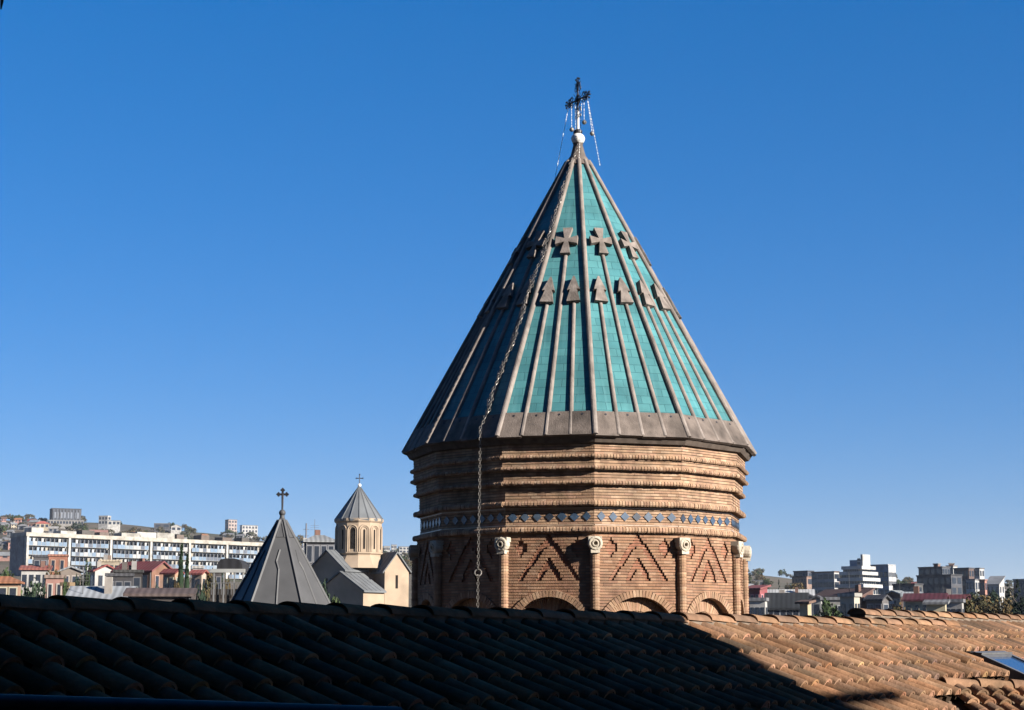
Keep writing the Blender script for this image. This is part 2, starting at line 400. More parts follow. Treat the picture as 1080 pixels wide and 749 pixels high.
# masonry below, hidden behind the near roof: foot of the drum and the church body with gabled arms
mb = MB(); zf = ZL - 2.7
mb.lathe([(3.95, zf - .9), (3.95, zf + .01)], 12, col=(.42, .27, .17), ph=R(PH0)); mb.build('drum_foot', M_brick, dome)
mb = MB(); zr = -1.9
for ang in (14, 104):
    a = R(ang); e = Vector((math.cos(a), math.sin(a), 0)); p = Vector((-math.sin(a), math.cos(a), 0))
    L_, W_, H_ = 8.6, 3.1, -4.4
    prof = [p * -W_ + Vector((0, 0, -14)), p * W_ + Vector((0, 0, -14)), p * W_ + Vector((0, 0, H_)), Vector((0, 0, zr - .25)), p * -W_ + Vector((0, 0, H_))]
    mb.prism([q - e * (L_ + ang * .002) for q in prof], e * 2 * (L_ + ang * .002), (.42, .27, .17))
mb.bx(-6.4, 6.4, -6.2, 6.2, -14, -5.6, (.42, .27, .17))
mb.build('church_body', M_brick, dome)
M_tileroof = mat('old_roof_tile', (.09, .075, .065), var=.3, scale=3, rough=.95, bump=.8, bscale=7, dirt=(.05, .045, .04), dscale=.8, damt=.5)
mb = MB()
for ang in (14, 104):
    a = R(ang); e = Vector((math.cos(a), math.sin(a), 0)); p = Vector((-math.sin(a), math.cos(a), 0)); L_ = 8.8 + ang * .002
    for s_ in (-1, 1):
        A = Vector((0, 0, zr - .1 + ang * .001)); B = p * s_ * 3.5 + Vector((0, 0, -4.55))
        mb.prism([A - e * L_, A + e * L_, B + e * L_, B - e * L_], Vector((0, 0, .12)))
mb.build('church_roof', M_tileroof, dome)

# cone
RE, ZE = 4.315, zat(457.6, 4.315); ZC, RC = at(611, 168.3, DY - .3).z, .275
SL = RE * C15 - RC * C15; HZ = ZC - ZE; SLEN = math.hypot(SL, HZ)
def cone_frame(k):
    n, h = face_frame(k); base = n * (RE * C15) + Vector((0, 0, ZE)); top = n * (RC * C15) + Vector((0, 0, ZC))
    t = (top - base).normalized(); nn = h.cross(t).normalized()
    if nn.dot(n) < 0: nn = -nn
    return base, t, h, nn
def hw(s): return (RE + (RC - RE) * s / SLEN) * S15
mb = MB(); uvs = []
for k in range(12):
    b, t, h, nn = cone_frame(k); st = 24
    for i in range(st):
        s0, s1 = SLEN * i / st, SLEN * (i + 1) / st
        mb.face([b + t * s0 - h * hw(s0), b + t * s0 + h * hw(s0), b + t * s1 + h * hw(s1), b + t * s1 - h * hw(s1)])
        o = k * 3.17
        uvs += [(o - hw(s0), s0), (o + hw(s0), s0), (o + hw(s1), s1), (o - hw(s1), s1)]
cone = mb.build('cone_tiling', M_turq, dome)
uvl = cone.data.uv_layers.new(name='UV'); uvl.data.foreach_set('uv', [c for p in uvs for c in p])
mb = MB(); mb.lathe([(3.6, ZE - .22), (RE - .12, ZE - .17), (RE - .045, ZE - .06), (RE - .01, ZE + .0), (3.7, ZE + .02)], 12, col=(1, 1, 1), ph=R(PH0), cap=False)
mb.build('eave_soffit', mat('soffit_shade_board', (.07, .055, .045), var=.3, scale=6), dome)  # dark board hung below the soffit to stand in for deeper eave shadow
SK = .60
def roll(mb, P0, P1, side, nn, w, hgt, taper=1.0, col=(1, 1, 1)):      # raised rounded roll
    prof = [(-1, -.2), (-1, .35), (-.72, .78), (-.3, 1), (.3, 1), (.72, .78), (1, .35), (1, -.2)]
    A = [P0 + side * (x * w / 2) + nn * (y * hgt) for x, y in prof]; B = [P1 + side * (x * w / 2 * taper) + nn * (y * hgt * taper) for x, y in prof]
    mb.grid([A, B], col); mb.face(list(reversed(A)), col); mb.face(B, col)
S_CROSS, S_ARROW = None, None
def s_of(py, th=17.4):                       # slope distance whose point shows at row py on facet theta
    best = None
    for i in range(400):
        s = SLEN * i / 400; p = Vector((0, 0, 0))
        b, t, h, nn = cone_frame(0); p = b + t * s; Y = DY + p.y; v = Vector((DX + p.x, Y, p.z))
        d = v.y * CP + v.z * SP; u = -v.y * SP + v.z * CP; yy = 374.5 - FPX * u / d
        if best is None or abs(yy - py) < best[0]: best = (abs(yy - py), s)
    return best[1]
s_c0, s_c1 = s_of(270.5), s_of(243.5); s_a0, s_a1 = s_of(321.5), s_of(295.0)
def plate(mb, pts, c, h, t, nn, th_):
    P = [c + h * x * .93 + t * y + nn * .02 for x, y in pts]; mb.prism(P, nn * th_)
def weather(k, i): return None
for k in range(12):
    b, t, h, nn = cone_frame(k); nk, hk = face_frame(k)
    # corner roll on corner k
    th = PH0 + 30 * k; e0 = dpos(th, RE + .01, ZE); e1 = dpos(th, RC + .01, ZC); out = dpos(th, 1, 0)
    td = (e1 - e0).normalized(); side = Vector((math.cos(R(th)), math.sin(R(th)), 0)); on = side.cross(td); on = on if on.dot(out) > 0 else -on
    mb = MB(); roll(mb, e0 - td * .02, e1, side, on, .13, .075, .8); mb.build('edge_rib', M_rib, dome)
    mb = MB(); roll(mb, b - t * .02, b + t * s_c0, h, nn, .115, .064, .85); mb.build('rib', M_rib, dome)
    for sg in (-1, 1):
        P0 = b - t * .02 + h * (sg * hw(0) / 2); P1 = b + t * s_a0 + h * (sg * hw(s_a0) / 2); sd = h
        mb = MB(); roll(mb, P0, P1, sd, nn, .11, .064, .85); mb.build('rib', M_rib, dome)
        dirv = (P1 - P0).normalized(); H_ = s_a1 - s_a0
        mb = MB(); sdd = nn.cross(dirv); sdd = sdd if sdd.dot(h) > 0 else -sdd
        plate(mb, [(-.175, 0), (.175, 0), (.09, H_ * .47), (.165, H_ * .45), (.02, H_), (-.02, H_), (-.165, H_ * .45), (-.09, H_ * .47)], P1, sdd, dirv, nn, .10)
        mb.build('arrow_relief', M_rel, dome)
    H_ = s_c1 - s_c0; m_ = H_ * .52
    mb = MB()
    plate(mb, [(-.13, 0), (.13, 0), (.055, m_ - .06), (.29, m_ - .12), (.29, m_ + .12), (.055, m_ + .05), (.13, H_), (-.13, H_), (-.055, m_ + .05), (-.29, m_ + .12), (-.29, m_ - .12), (-.055, m_ - .06)], b + t * s_c0, h, t, nn, .10)
    mb.build('cross_relief', M_rel, dome)
    # stone slabs of the eave between the ribs
    for i in range(4):
        f0, f1 = -1 + i * .5, -.5 + i * .5
        q = lambda f, s, d: b + t * s + h * (hw(s) * f) + nn * d
        g_ = .004; lo, hi = -.03 - rnd.uniform(0, .03), SK + rnd.uniform(-.015, .015); dd = .045 + rnd.uniform(-.006, .008)
        mb = MB(); bot = [q(f0, lo, -.03) + h * g_, q(f1, lo, -.03) - h * g_, q(f1, hi, -.03) - h * g_, q(f0, hi, -.03) + h * g_]
        mb.prism(bot, nn * (dd + .03))
        sl = mb.build('eave_slab', M_slab, dome)
        mb = MB(); fm = (f0 + f1) / 2; c = q(fm, SK * .86, dd)
        mb.prism([c + (h * math.cos(a) + t * math.sin(a)) * .028 - nn * .01 for a in [2 * math.pi * j / 8 for j in range(8)]], nn * .016)
        mb.build('bolt', M_iron, sl)
# collar, ball and cross
mb = MB(); z0 = ZC - .06; zt = at(611, 151.5, DY).z
mb.lathe([(RC + .10, z0 - .05), (RC + .04, z0 + .06), (.19, z0 + .24), (.12, zt - .04), (.135, zt)], 16); shade_auto(mb.build('collar', M_slab, dome))
zb_ = at(611, 146.6, DY).z
mb = MB(); mb.lathe([(.09, zb_ - .13), (.155, zb_ - .08), (.178, zb_), (.155, zb_ + .08), (.09, zb_ + .13)], 16); shade_auto(mb.build('ball', M_white, dome), 60)
mb = MB(); mb.lathe([(.06, zb_ + .12), (.115, zb_ + .16), (.115, zb_ + .21), (.05, zb_ + .25)], 14); mb.build('ball_cap', M_iron, dome)
pz0 = zb_ + .2; pz1 = at(611, 87, DY).z
mb = MB(); mb.tube([(0, 0, pz0), (0, 0, pz0 + .55)], .035, 8); mb.build('cross_shaft', M_white, dome)
mb = MB(); ca = Vector((.5, -.87, 0)).normalized(); zarm = at(611, 105.5, DY).z; AL = .46
mb.tube([(0, 0, pz0 + .5), (0, 0, pz1)], .021, 6)
mb.tube([ca * -AL + Vector((0, 0, zarm)), ca * AL + Vector((0, 0, zarm))], .024, 6)
def scroll(c, ax, ay, r, n=14, turns=1.4):
    pts = []
    for i in range(n + 1):
        a = 2 * math.pi * turns * i / n; rr = r * (1 - .6 * i / n); pts.append(Vector(c) + ax * rr * math.cos(a) + ay * rr * math.sin(a))
    mb.tube(pts, .011, 4)
zz = Vector((0, 0, 1)); ctr = Vector((0, 0, zarm))
for a8 in range(8):                          # rays of the centre
    a = math.pi / 8 + math.pi * a8 / 4; d = ca * math.cos(a) + zz * math.sin(a)
    mb.tube([ctr + d * .05, ctr + d * (.26 if a8 % 2 else .22)], [.016, .006], 4)
ringp = [ctr + (ca * math.cos(2 * math.pi * i / 14) + zz * math.sin(2 * math.pi * i / 14)) * .115 for i in range(15)]
mb.tube(ringp, .015, 4); mb.sphere(ctr, .06, 8, 6)
for e, perp in ((ca * AL, zz), (ca * -AL, zz), (zz * (pz1 - zarm), ca)):       # flowered ends
    en = e.normalized()
    for q in (-1, 0, 1):
        d = (en + perp * q * .9).normalized(); P = ctr + e
        mb.tube([P - en * .04, P + d * .11], [.02, .008], 4); mb.sphere(P + d * .11, .03, 6, 4)
    for q in (-1, 1):
        scroll(ctr + e * .62 + perp * q * .085, en, perp, .075); scroll(ctr + e * .86 + perp * q * .07, en, perp, .055)
for q in (-1, 1): scroll(ctr - zz * .26 + ca * q * .08, zz, ca, .07); scroll(ctr - zz * .42 + ca * q * .07, zz, ca, .06)
qx = random.Random(4)
for e in (ca * AL, ca * -AL, zz * (pz1 - zarm)):
    for i in range(9):
        a = 2 * math.pi * i / 9 + .2; d = ca * math.cos(a) + zz * math.sin(a); P = ctr + e * .93; mb.tube([P, P + d * qx.uniform(.12, .19)], [.013, .005], 4)
for i in range(16):
    a = 2 * math.pi * i / 16; d = ca * math.cos(a) + zz * math.sin(a); mb.tube([ctr + d * .1, ctr + d * qx.uniform(.2, .31)], [.010, .004], 4)
mb.build('ornate_cross', M_iron, dome)
# small pendant bells on chains from the arms, and thin stays down to the cone
def pendant(P0, P1, ball=None, kids=True):
    mb = MB(); n = max(4, int((P1 - P0).length / .07)); sag = Vector((0, 0, -.03))
    for i in range(n):
        a = P0.lerp(P1, i / n); b_ = P0.lerp(P1, (i + .72) / n); mb.tube([a, b_], .008 if i % 2 else .013, 4)
    return mb
za = zarm
spec = [(ca * -.30, -.66, 0.0), (ca * -.12, -.80, 0.0), (ca * .30, -.62, .0), (ca * .44, -.95, .12)]
for base_, dz, dx in spec:
    P0 = base_ + Vector((0, 0, za)); P1 = P0 + Vector((dx, -.02, dz)); mb = pendant(P0, P1)
    o = mb.build('pendant_chain', M_white, dome); m2 = MB(); m2.sphere(P1 - Vector((0, 0, .05)), .06, 10, 6); shade_auto(m2.build('pendant_ball', M_chain, o), 60)
for base_, px, py in ((ca * -.42, 588, 190), (ca * .44, 634.5, 169), (ca * .2, 616.5, 172)):
    P0 = base_ + Vector((0, 0, za)); rr = ray(px, py); P1 = rr * (DY - .3) - Vector((DX, DY, 0))
    if px < 600: P1 = dpos(-80, .62, ZC - .55)
    elif px > 630: P1 = dpos(80, .56, ZC - .12)
    else: P1 = dpos(PH0, .30, ZC)
    pendant(P0, P1).build('stay_chain', M_white, dome)

# loose hanging chain: over the cone, off the eave and down in front of the shaded brick
pts_px = [(609.5, 153), (606, 163), (600.5, 178), (591.5, 203), (585.5, 222), (579.5, 241), (574, 259.5), (568, 278), (560, 296), (555, 311), (549.5, 329), (545, 346), (540, 359), (531.5, 381), (524.5, 397), (517, 418), (511.5, 438), (506.5, 456)]
b, t, h, nn = cone_frame(-2)
path = []
axis = Vector((DX, DY, 0))
for i, (px, py) in enumerate(pts_px):
    r_ = ray(px, py)
    if i < 2: P = r_ * (DY - .25 - .1 * i)
    else:
        n0 = nn; k_ = (b + axis + nn * .13).dot(n0) / r_.dot(n0); P = r_ * k_
    path.append(P)
last = path[-1]
path += [last + Vector((.0, -.03, -.15)), Vector((last.x - .01, last.y, at(505, 520, last.y).z)), Vector((last.x - .04, last.y + .02, at(503, 600, last.y).z))]
tail = path[-1]
def link(mb, c, t, roll_, L_=.10, W_=.052, w=.0085):
    t = t.normalized(); a = t.orthogonal().normalized(); a = Matrix.Rotation(roll_, 3, t) @ a
    pts = []
    for i in range(9):
        q = 2 * math.pi * i / 8; pts.append(c + t * (L_ / 2 * math.cos(q)) + a * (W_ / 2 * math.sin(q)))
    mb.tube(pts, w, 4, cap=False)
def chain_along(mb, P, step=.078, wig=0.0):
    d = 0; i = 0; sl = [(P[j + 1] - P[j]).length for j in range(len(P) - 1)]; tot = sum(sl)
    while d < tot:
        acc = 0
        for j, l in enumerate(sl):
            if d <= acc + l: break
            acc += l
        f = (d - acc) / l; c = P[j].lerp(P[j + 1], f); t_ = P[j + 1] - P[j]
        sw = wig * math.sin(d * 7.1) + wig * .7 * math.sin(d * 17.3 + 1)
        link(mb, c + h * sw, t_ + h * wig * 8 * math.cos(d * 7.1), (i % 2) * math.pi / 2 + .5); d += step; i += 1
hang = empty('hanging_chain', 'long pale steel chain draped down the turquoise cone and hanging past its eave', 'chain', tuple(last))
def loc(P): return [p - last for p in P]
mb = MB(); chain_along(mb, loc(path[:18]), wig=.022); chain_along(mb, [p + h * .07 + Vector((0, 0, .02)) for p in loc(path[3:17])], wig=.028); mb.build('draped_links', M_chain, hang)
mb = MB(); chain_along(mb, loc(path[17:])); end2 = tail + Vector((-.01, 0, -1.25)); chain_along(mb, loc([tail + Vector((0, 0, -.17)), end2])); mb.build('hanging_links', M_chain, hang)
mb = MB(); mb.tube([tail - last + Vector((.075 * math.cos(2 * math.pi * i / 14), .02 * math.sin(2 * math.pi * i / 14), -.085 + .075 * math.sin(2 * math.pi * i / 14))) for i in range(15)], .015, 6, cap=False); mb.build('ring', M_chain, hang)
# ------------------------------------------------------------------ foreground tiled roof
AL_, ST_ = R(32.4), R(23.9)
U_ = Vector((math.sin(AL_), math.cos(AL_), 0)); D_ = Vector((math.cos(AL_) * math.cos(ST_), -math.sin(AL_) * math.cos(ST_), -math.sin(ST_))); N_ = D_.cross(U_); N_ = N_ if N_.z > 0 else -N_
Q_ = at(880, 671, 14.2 * 1.45); SC = 1.45
def rp(u, d, n=0.0): return U_ * u + D_ * d + N_ * (n - .095)
def rhit(px, py):
    r_ = ray(px, py); P = r_ * (N_.dot(Q_) / N_.dot(r_)); return (P - Q_).dot(U_), (P - Q_).dot(D_)
house = empty('tiled_house', 'near house under a terracotta barrel tile roof, left half in deep shade', 'house', tuple(Q_))
TILE = [(.43, .245, .14), (.40, .22, .125), (.46, .275, .165), (.37, .20, .115), (.42, .245, .15), (.35, .205, .13), (.45, .235, .13), (.31, .185, .12), (.28, .18, .125)]
M_tile = mat('terracotta_tile', None, var=.22, scale=7, rough=.92, bump=.5, bscale=28, dirt=(.055, .042, .03), dscale=2.2, damt=.7, spec=.0)
def tcol():
    c = rnd.choice(TILE); f = rnd.uniform(.80, 1.14) * .45; return tuple(x * f for x in c)
W_T, E_T = .29, .365
def tile_row(mb, u0, u1, dlist, w=W_T, e=E_T, base=lambda u, d, n: rp(u, d, n), r=.088, hgt=.078, skip=None, lift=.034):
    nb = int((u1 - u0) / w)
    for d0 in dlist:
        for j in range(nb):
            uc = u0 + (j + .5) * w
            if skip and skip(uc, d0 + e / 2): continue
            c = tcol(); ju = rnd.uniform(-.007, .007); jn = rnd.uniform(-.004, .007); sk = rnd.uniform(-.012, .012)
            da, db = d0 - .06, d0 + e + rnd.uniform(-.007, .007); na, nb_ = .002, lift + jn
            if rnd.random() < .03: nb_ += .022; sk *= 3.5; db += .03
            if rnd.random() < .06: kq = rnd.choice((.6, .68, 1.25)); c = tuple(x * kq for x in c)
            def arc(rr, hh, nn0, dd, off):
                return [base(uc + ju + off + rr * math.cos(math.pi * q / 8), dd, nn0 + hh * math.sin(math.pi * q / 8)) for q in range(9)]
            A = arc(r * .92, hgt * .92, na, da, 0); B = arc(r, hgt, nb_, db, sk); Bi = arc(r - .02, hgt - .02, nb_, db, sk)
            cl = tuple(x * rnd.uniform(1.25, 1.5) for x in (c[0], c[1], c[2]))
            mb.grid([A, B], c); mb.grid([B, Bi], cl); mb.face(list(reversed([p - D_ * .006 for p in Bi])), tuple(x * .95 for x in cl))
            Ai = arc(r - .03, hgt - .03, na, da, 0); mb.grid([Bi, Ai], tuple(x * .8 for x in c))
            # pan between this cover and the next, channel shade painted into its colour
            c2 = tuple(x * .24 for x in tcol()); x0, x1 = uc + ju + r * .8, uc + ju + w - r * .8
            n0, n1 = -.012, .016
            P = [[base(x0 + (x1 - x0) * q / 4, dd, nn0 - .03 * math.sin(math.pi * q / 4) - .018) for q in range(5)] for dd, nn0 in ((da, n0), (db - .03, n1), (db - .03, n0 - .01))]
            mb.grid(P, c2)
u_l, _ = rhit(0, 640); u_s, d_s2 = rhit(908, 643); u_e, d_r1 = rhit(1008, 657.5); _, d_r2 = rhit(1080, 649)
d_r1 = -.33 * SC; d_r2 = -.59 * SC
U0, U1 = -17.5, 15.5
nU = int((U1 - U0) / W_T)
# dormer geometry (needed for the cut-outs)
du, dd_ = rhit(996, 716); Ed = rp(du, dd_)
sk_u0, sk_d0 = rhit(1027, 687.5); sk_u1, sk_d1 = rhit(1063, 684.5); _, sk_dend = rhit(1080, 716)
def in_sky(u, d): return sk_u0 - .05 < u < sk_u0 + 1.38 and sk_d0 - .05 < d < sk_d0 + 1.46
v1u, v1d = rhit(1001, 749); vk = (v1u - du) / (v1d - dd_)
def cut(u, d): return in_sky(u, d) or (d > dd_ - .02 and u > du + (d - dd_) * vk - .02)
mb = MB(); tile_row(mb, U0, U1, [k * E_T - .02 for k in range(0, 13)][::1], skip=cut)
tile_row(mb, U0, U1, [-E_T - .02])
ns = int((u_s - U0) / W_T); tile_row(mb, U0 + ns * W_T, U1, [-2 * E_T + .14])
roof = mb.build('roof_tiles', M_tile, house)
roof.data.polygons.foreach_set('use_smooth', [True] * len(roof.data.polygons)); roof.data.set_sharp_from_angle(angle=R(40))
mb = MB(); mb.prism([rp(U0, -.66, -.05), rp(U1, -.66, -.05), rp(U1, dd_ - .1, -.05), rp(du, dd_ - .1, -.05), rp(du + (13 * E_T - dd_) * vk, 13 * E_T - .1, -.05), rp(U0, 13 * E_T - .1, -.05)], N_ * -.12, (.12, .07, .05))
mb.build('roof_deck', mat('roof_felt', (.05, .035, .03), rough=1), house)
def ridge(d0, ua, ub, off=.042, L_=.56):
    mb = MB(); n = int((ub - ua) / L_)
    for i in range(n + 1):
        c = tcol(); a = ua + i * L_ - .04; b2 = a + L_ + .05; r0, r1 = .120 + rnd.uniform(-.004, .004), .131
        o0, o1 = off + rnd.uniform(-.006, .006), off + .013
        def arc(u, rr, o): return [Q0 + Vector((0, 0, o)) for Q0 in [rp(u, d0) + D_ * 0 + (Vector((D_.x, D_.y, 0)).normalized() * math.cos(math.pi * q / 10) * rr + Vector((0, 0, 1)) * math.sin(math.pi * q / 10) * rr * .62) for q in range(11)]]
        # wide end on the near (left) side laps over the next cap
        A = arc(b2, r0, o0 - .01); B = arc(a, r1, o1); Bi = arc(a, r1 - .022, o1)
        mb.grid([B, A], c); mb.grid([Bi, B], tuple(x * 1.05 for x in c))
        if i == 0: mb.face([p + U_ * .02 for p in Bi], (.16, .125, .10))
    if True:
        b0, b1 = rp(ua, d0, 0), rp(ub + .4, d0, 0); dh = Vector((D_.x, D_.y, 0)).normalized(); m2 = MB()
        m2.prism([b0 - dh * .10 + Vector((0, 0, off + .02)), b0 + dh * .10 + Vector((0, 0, off + .012)), b0 + dh * .12 + Vector((0, 0, -.16)), b0 - dh * .12 + Vector((0, 0, -.16))], b1 - b0, (.11, .085, .065)); m2.build('mortar_bed', mat('dark_mortar', None, var=.3, scale=8, rough=1), house)
    o = mb.build('ridge_caps', M_tile, house); o.data.polygons.foreach_set('use_smooth', [True] * len(o.data.polygons)); o.data.set_sharp_from_angle(angle=R(40)); return o
ridge(d_r1, U0, u_e); ridge(d_r2, u_s, U1, off=.012)
# far slope and walls
DH = Vector((D_.x, D_.y, 0)).normalized(); top = rp(0, d_r1)
mb = MB()
def back(u, k): return rp(u, d_r1 + .05) + Vector((0, 0, -.05)) - DH * k - Vector((0, 0, math.tan(ST_) * k))
mb.prism([back(U0, 0), back(U1, 0), back(U1, 4.2), back(U0, 4.2)], Vector((0, 0, -.12)), (.36, .2, .12)); mb.build('rear_slope', M_tile, house)
mb = MB(); zg = -14 - Q_.z
for dk in (12.3 * E_T,):
    A = rp(U0, dk) + Vector((0, 0, -.2)); B = rp(U1, dk) + Vector((0, 0, -.2)); 
    A2 = back(U0, 3.9) + Vector((0, 0, -.2)); B2 = back(U1, 3.9) + Vector((0, 0, -.2)); T1 = rp(U0, d_r1) + Vector((0, 0, -.2)); T2 = rp(U1, d_r1) + Vector((0, 0, -.2))
    low = lambda p: Vector((p.x, p.y, zg))
    wc = (.42, .36, .28)
    mb.face([low(A), low(B), B, A], wc); mb.face([low(B2), low(A2), A2, B2], wc); mb.face([low(A2), low(A), A, T1, A2], wc); mb.face([low(B), low(B2), B2, T2, B], wc)
mb.build('house_wall', mat('stucco', None, var=.12, scale=1.5, rough=.95, dirt=(.2, .17, .14), dscale=.5, damt=.4), house)
# roof window
mb = MB(); fw, fl = 1.30, 1.40
def sq(u, d, n): return rp(sk_u0 + u, sk_d0 + d, n)
M_frame = mat('window_flashing', (.10, .10, .105), var=.15, scale=8, rough=.45, metal=.3)
for (a0, a1, b0, b1) in ((0, .10, 0, fl), (fw - .10, fw, 0, fl), (.101, fw - .101, 0, .14), (.101, fw - .101, fl - .10, fl)):
    mb.prism([sq(a0, b0, -.03), sq(a1, b0, -.03), sq(a1, b1, -.03), sq(a0, b1, -.03)], N_ * .13)
sw = mb.build('roof_window', M_frame, house)
mb = MB(); mb.prism([sq(.102, .143, .05), sq(fw - .102, .143, .05), sq(fw - .102, fl - .102, .05), sq(.102, fl - .102, .05)], N_ * .03); mb.build('pane', glass_mat('window_glass', (.02, .04, .085), .08), sw)
mb = MB(); mb.prism([sq(.0, -.09, .03), sq(fw, -.09, .03), sq(fw, .105, .103), sq(.0, .105, .103)], N_ * .025); mb.build('flashing', mat('zinc_flashing', (.13, .13, .13), var=.2, scale=6, rough=.5, metal=.4), sw)
# dormer with small wavy tiles
dorm = None
du_v = Vector((.92, .39, -.035)).normalized(); dd_v = Vector((.24, -.80, -.50)).normalized(); dn_v = dd_v.cross(du_v); dn_v = dn_v if dn_v.z > 0 else -dn_v; dn_v.normalize()
Eo = Ed + N_ * .02
def dp(u, d, n=0.0): return Eo + du_v * u + dd_v * d + dn_v * n
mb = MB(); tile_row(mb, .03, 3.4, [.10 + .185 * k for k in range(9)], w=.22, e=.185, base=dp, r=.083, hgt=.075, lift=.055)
do = mb.build('dormer_tiles', M_tile, house); do.data.polygons.foreach_set('use_smooth', [True] * len(do.data.polygons)); do.data.set_sharp_from_angle(angle=R(40))
mb = MB()
for i in range(7):
    c = tcol(); a = -.02 + i * .47; b2 = a + .50
    def arc(u, rr, o): return [Eo + du_v * u + Vector((0, 0, .01 + o)) + dd_v * .05 + (Vector((dd_v.x, dd_v.y, 0)).normalized() * math.cos(math.pi * q / 10) * rr + Vector((0, 0, 1)) * math.sin(math.pi * q / 10) * rr) for q in range(11)]
    A = arc(a, .098, .010); B = arc(b2, .082, 0); Ai = arc(a, .08, .010); mb.grid([A, B], c); mb.grid([Ai, A], c)
o = mb.build('dormer_ridge', M_tile, house); shade_auto(o, 40)
mb = MB(); mb.prism([dp(-.06, .02, -.04), dp(3.5, .02, -.04), dp(3.5, 1.9, -.04), dp(-.06, 1.9, -.04)], dn_v * -.05, (.10, .07, .05))
mb.prism([dp(-.05, .02, -.1), dp(-.05, 1.9, -.1), dp(-.05, 1.9, -.1) + Vector((0, 0, -1.0)), dp(-.05, .02, -.1) + Vector((0, 0, -.6))], du_v * .08, (.16, .12, .09))
mb.build('dormer_cheek', mat('dark_mortar', None, var=.3, scale=8, rough=1), house)

# ------------------------------------------------------------------ neighbouring house beside the camera: its eave throws the shade on the roof
uA, dA = rhit(716, 651); uB, dB = rhit(872, 736)
A = Q_ + rp(uA, dA, .10); B = Q_ + rp(uB, dB, .10)
tA = 14.0; e_ = (B - A); kk = -(e_.z) / SDIR.z; e_ = (e_ + SDIR * kk); e_.z = 0; e_.normalize()
CA = A + SDIR * tA
ztop = CA.z; f_ = Vector((e_.y, -e_.x, 0)); f_ = f_ if f_.y < 0 else -f_       # towards the camera side
def cp(a, b_, z): v = CA + e_ * a + f_ * b_; return Vector((v.x, v.y, z))
nb_o = empty('stucco_house', 'taller plastered house beside the viewpoint, outside the right edge of the photo', 'house', (CA.x, CA.y, -14))
LZ = Vector((CA.x, CA.y, -14))
mb = MB(); q4 = [cp(-1.2, .35, -14), cp(16, .35, -14), cp(16, 24, -14), cp(-1.2, 24, -14)]
mb.prism([p - LZ for p in q4], (0, 0, ztop + 14 - .25), (.16, .135, .10)); mb.build('wall', mat('stucco', None), nb_o)
mb = MB(); q4 = [cp(-1.6, 0, ztop - .24), cp(16.4, 0, ztop - .24), cp(16.4, 24.4, ztop - .24), cp(-1.6, 24.4, ztop - .24)]
mb.prism([p - LZ for p in q4], (0, 0, .24), (.25, .2, .17)); mb.build('flat_roof', mat('roof_felt', (.05, .035, .03)), nb_o)
mb = MB(); q4 = [cp(1.0, 4.5, ztop), cp(16, 4.5, ztop), cp(16, 24, ztop), cp(1.0, 24, ztop)]
mb.prism([p - LZ for p in q4], (0, 0, 38), (.16, .135, .10)); mb.build('sky_blocker_storey', mat('stucco', None), nb_o)  # unseen tall mass added above the eave to block skylight
# beam end under the eave that throws the bar of shade
uC, dC = rhit(912, 736.5); uD, dD = rhit(955, 736.5); _, dE = rhit(930, 746.5)
Cb = Q_ + rp(uD, (dC + dE) / 2 - .13, .10) 
tC = ((CA - Cb).dot(f_) * 1.0) 
mb = MB()
# beam along U_ through the shadow bar, carried back up the sun line until it meets the house
tt_ = None
for i in range(2000):
    t_ = i * .02; P = Cb + SDIR * t_; rel = P - CA
    if rel.dot(e_) > 3.0: tt_ = t_; break
P1 = Cb + SDIR * tt_; P0 = P1 - U_ * 5.0
hv = (dE - dC) / 2 * .9
ax = U_ * ((P1 - P0).length / 2); dperp = D_ - SDIR * D_.dot(SDIR); dperp.normalize()
mb.box((P0 + P1) / 2 - LZ, ax, Vector((SDIR.y, -SDIR.x, 0)).normalized() * .14, Vector((0, 0, 1)) * hv * 1.0, (.1, .08, .06))
uF, dF = rhit(899, 747); Cb2 = Q_ + rp(uF, dC + .40, .10); P1 = Cb2 + SDIR * (tt_ + .4); P0 = P1 - U_ * 4.6
mb.box((P0 + P1) / 2 - LZ, U_ * ((P1 - P0).length / 2), Vector((SDIR.y, -SDIR.x, 0)).normalized() * .14, Vector((0, 0, 1)) * .33, (.1, .08, .06))
mb.build('beam_end', mat('dark_timber', (.09, .06, .04), var=.3, scale=5), nb_o)
for i in range(4):
    for z in (-9, -5.2, -1.4, 2.0):
        c = cp(-1.2, 3 + i * 5, z) - LZ; mb = MB()
        mb.box(c, f_ * .55, e_ * .04, (0, 0, .8)); w_ = mb.build('window', mat('window_frame', (.3, .25, .2)), nb_o)
        mb = MB(); mb.box(c - e_ * .045, f_ * .45, e_ * .012, (0, 0, .7)); mb.build('pane', glass_mat('dark_glass', (.02, .025, .03)), w_)
# unseen house behind the camera, made oversized to block skylight from the roof
bh = empty('rear_sky_blocker', 'unseen tall house behind the viewpoint, enlarged to block skylight', 'house', (-16, -5, -14))
mb = MB(); mb.bx(-60, 22, -12, 0, 0, 48, (.20, .17, .14)); mb.build('wall', mat('stucco', None), bh)
mb = MB(); mb.bx(-60.4, 22.4, -12.4, .4, 48, 48.3, (.2, .15, .12)); mb.build('flat_roof', mat('roof_felt', (.05, .035, .03)), bh)
left_sky_blocker = empty('brick_house', 'unseen dark tall block left of the viewpoint, added to cut skylight', 'house', (-18, 8, -14))  # unseen block added on the left to keep skylight off the shade
mb = MB(); mb.bx(-7, 6.5, -13, 14, 0, 42, (.075, .06, .05)); mb.build('wall', mat('stucco', None), left_sky_blocker)
mb = MB(); mb.bx(-7.3, 6.8, -13.3, 14.3, 42, 42.3, (.1, .08, .07)); mb.build('flat_roof', mat('roof_felt', (.05, .035, .03)), left_sky_blocker)
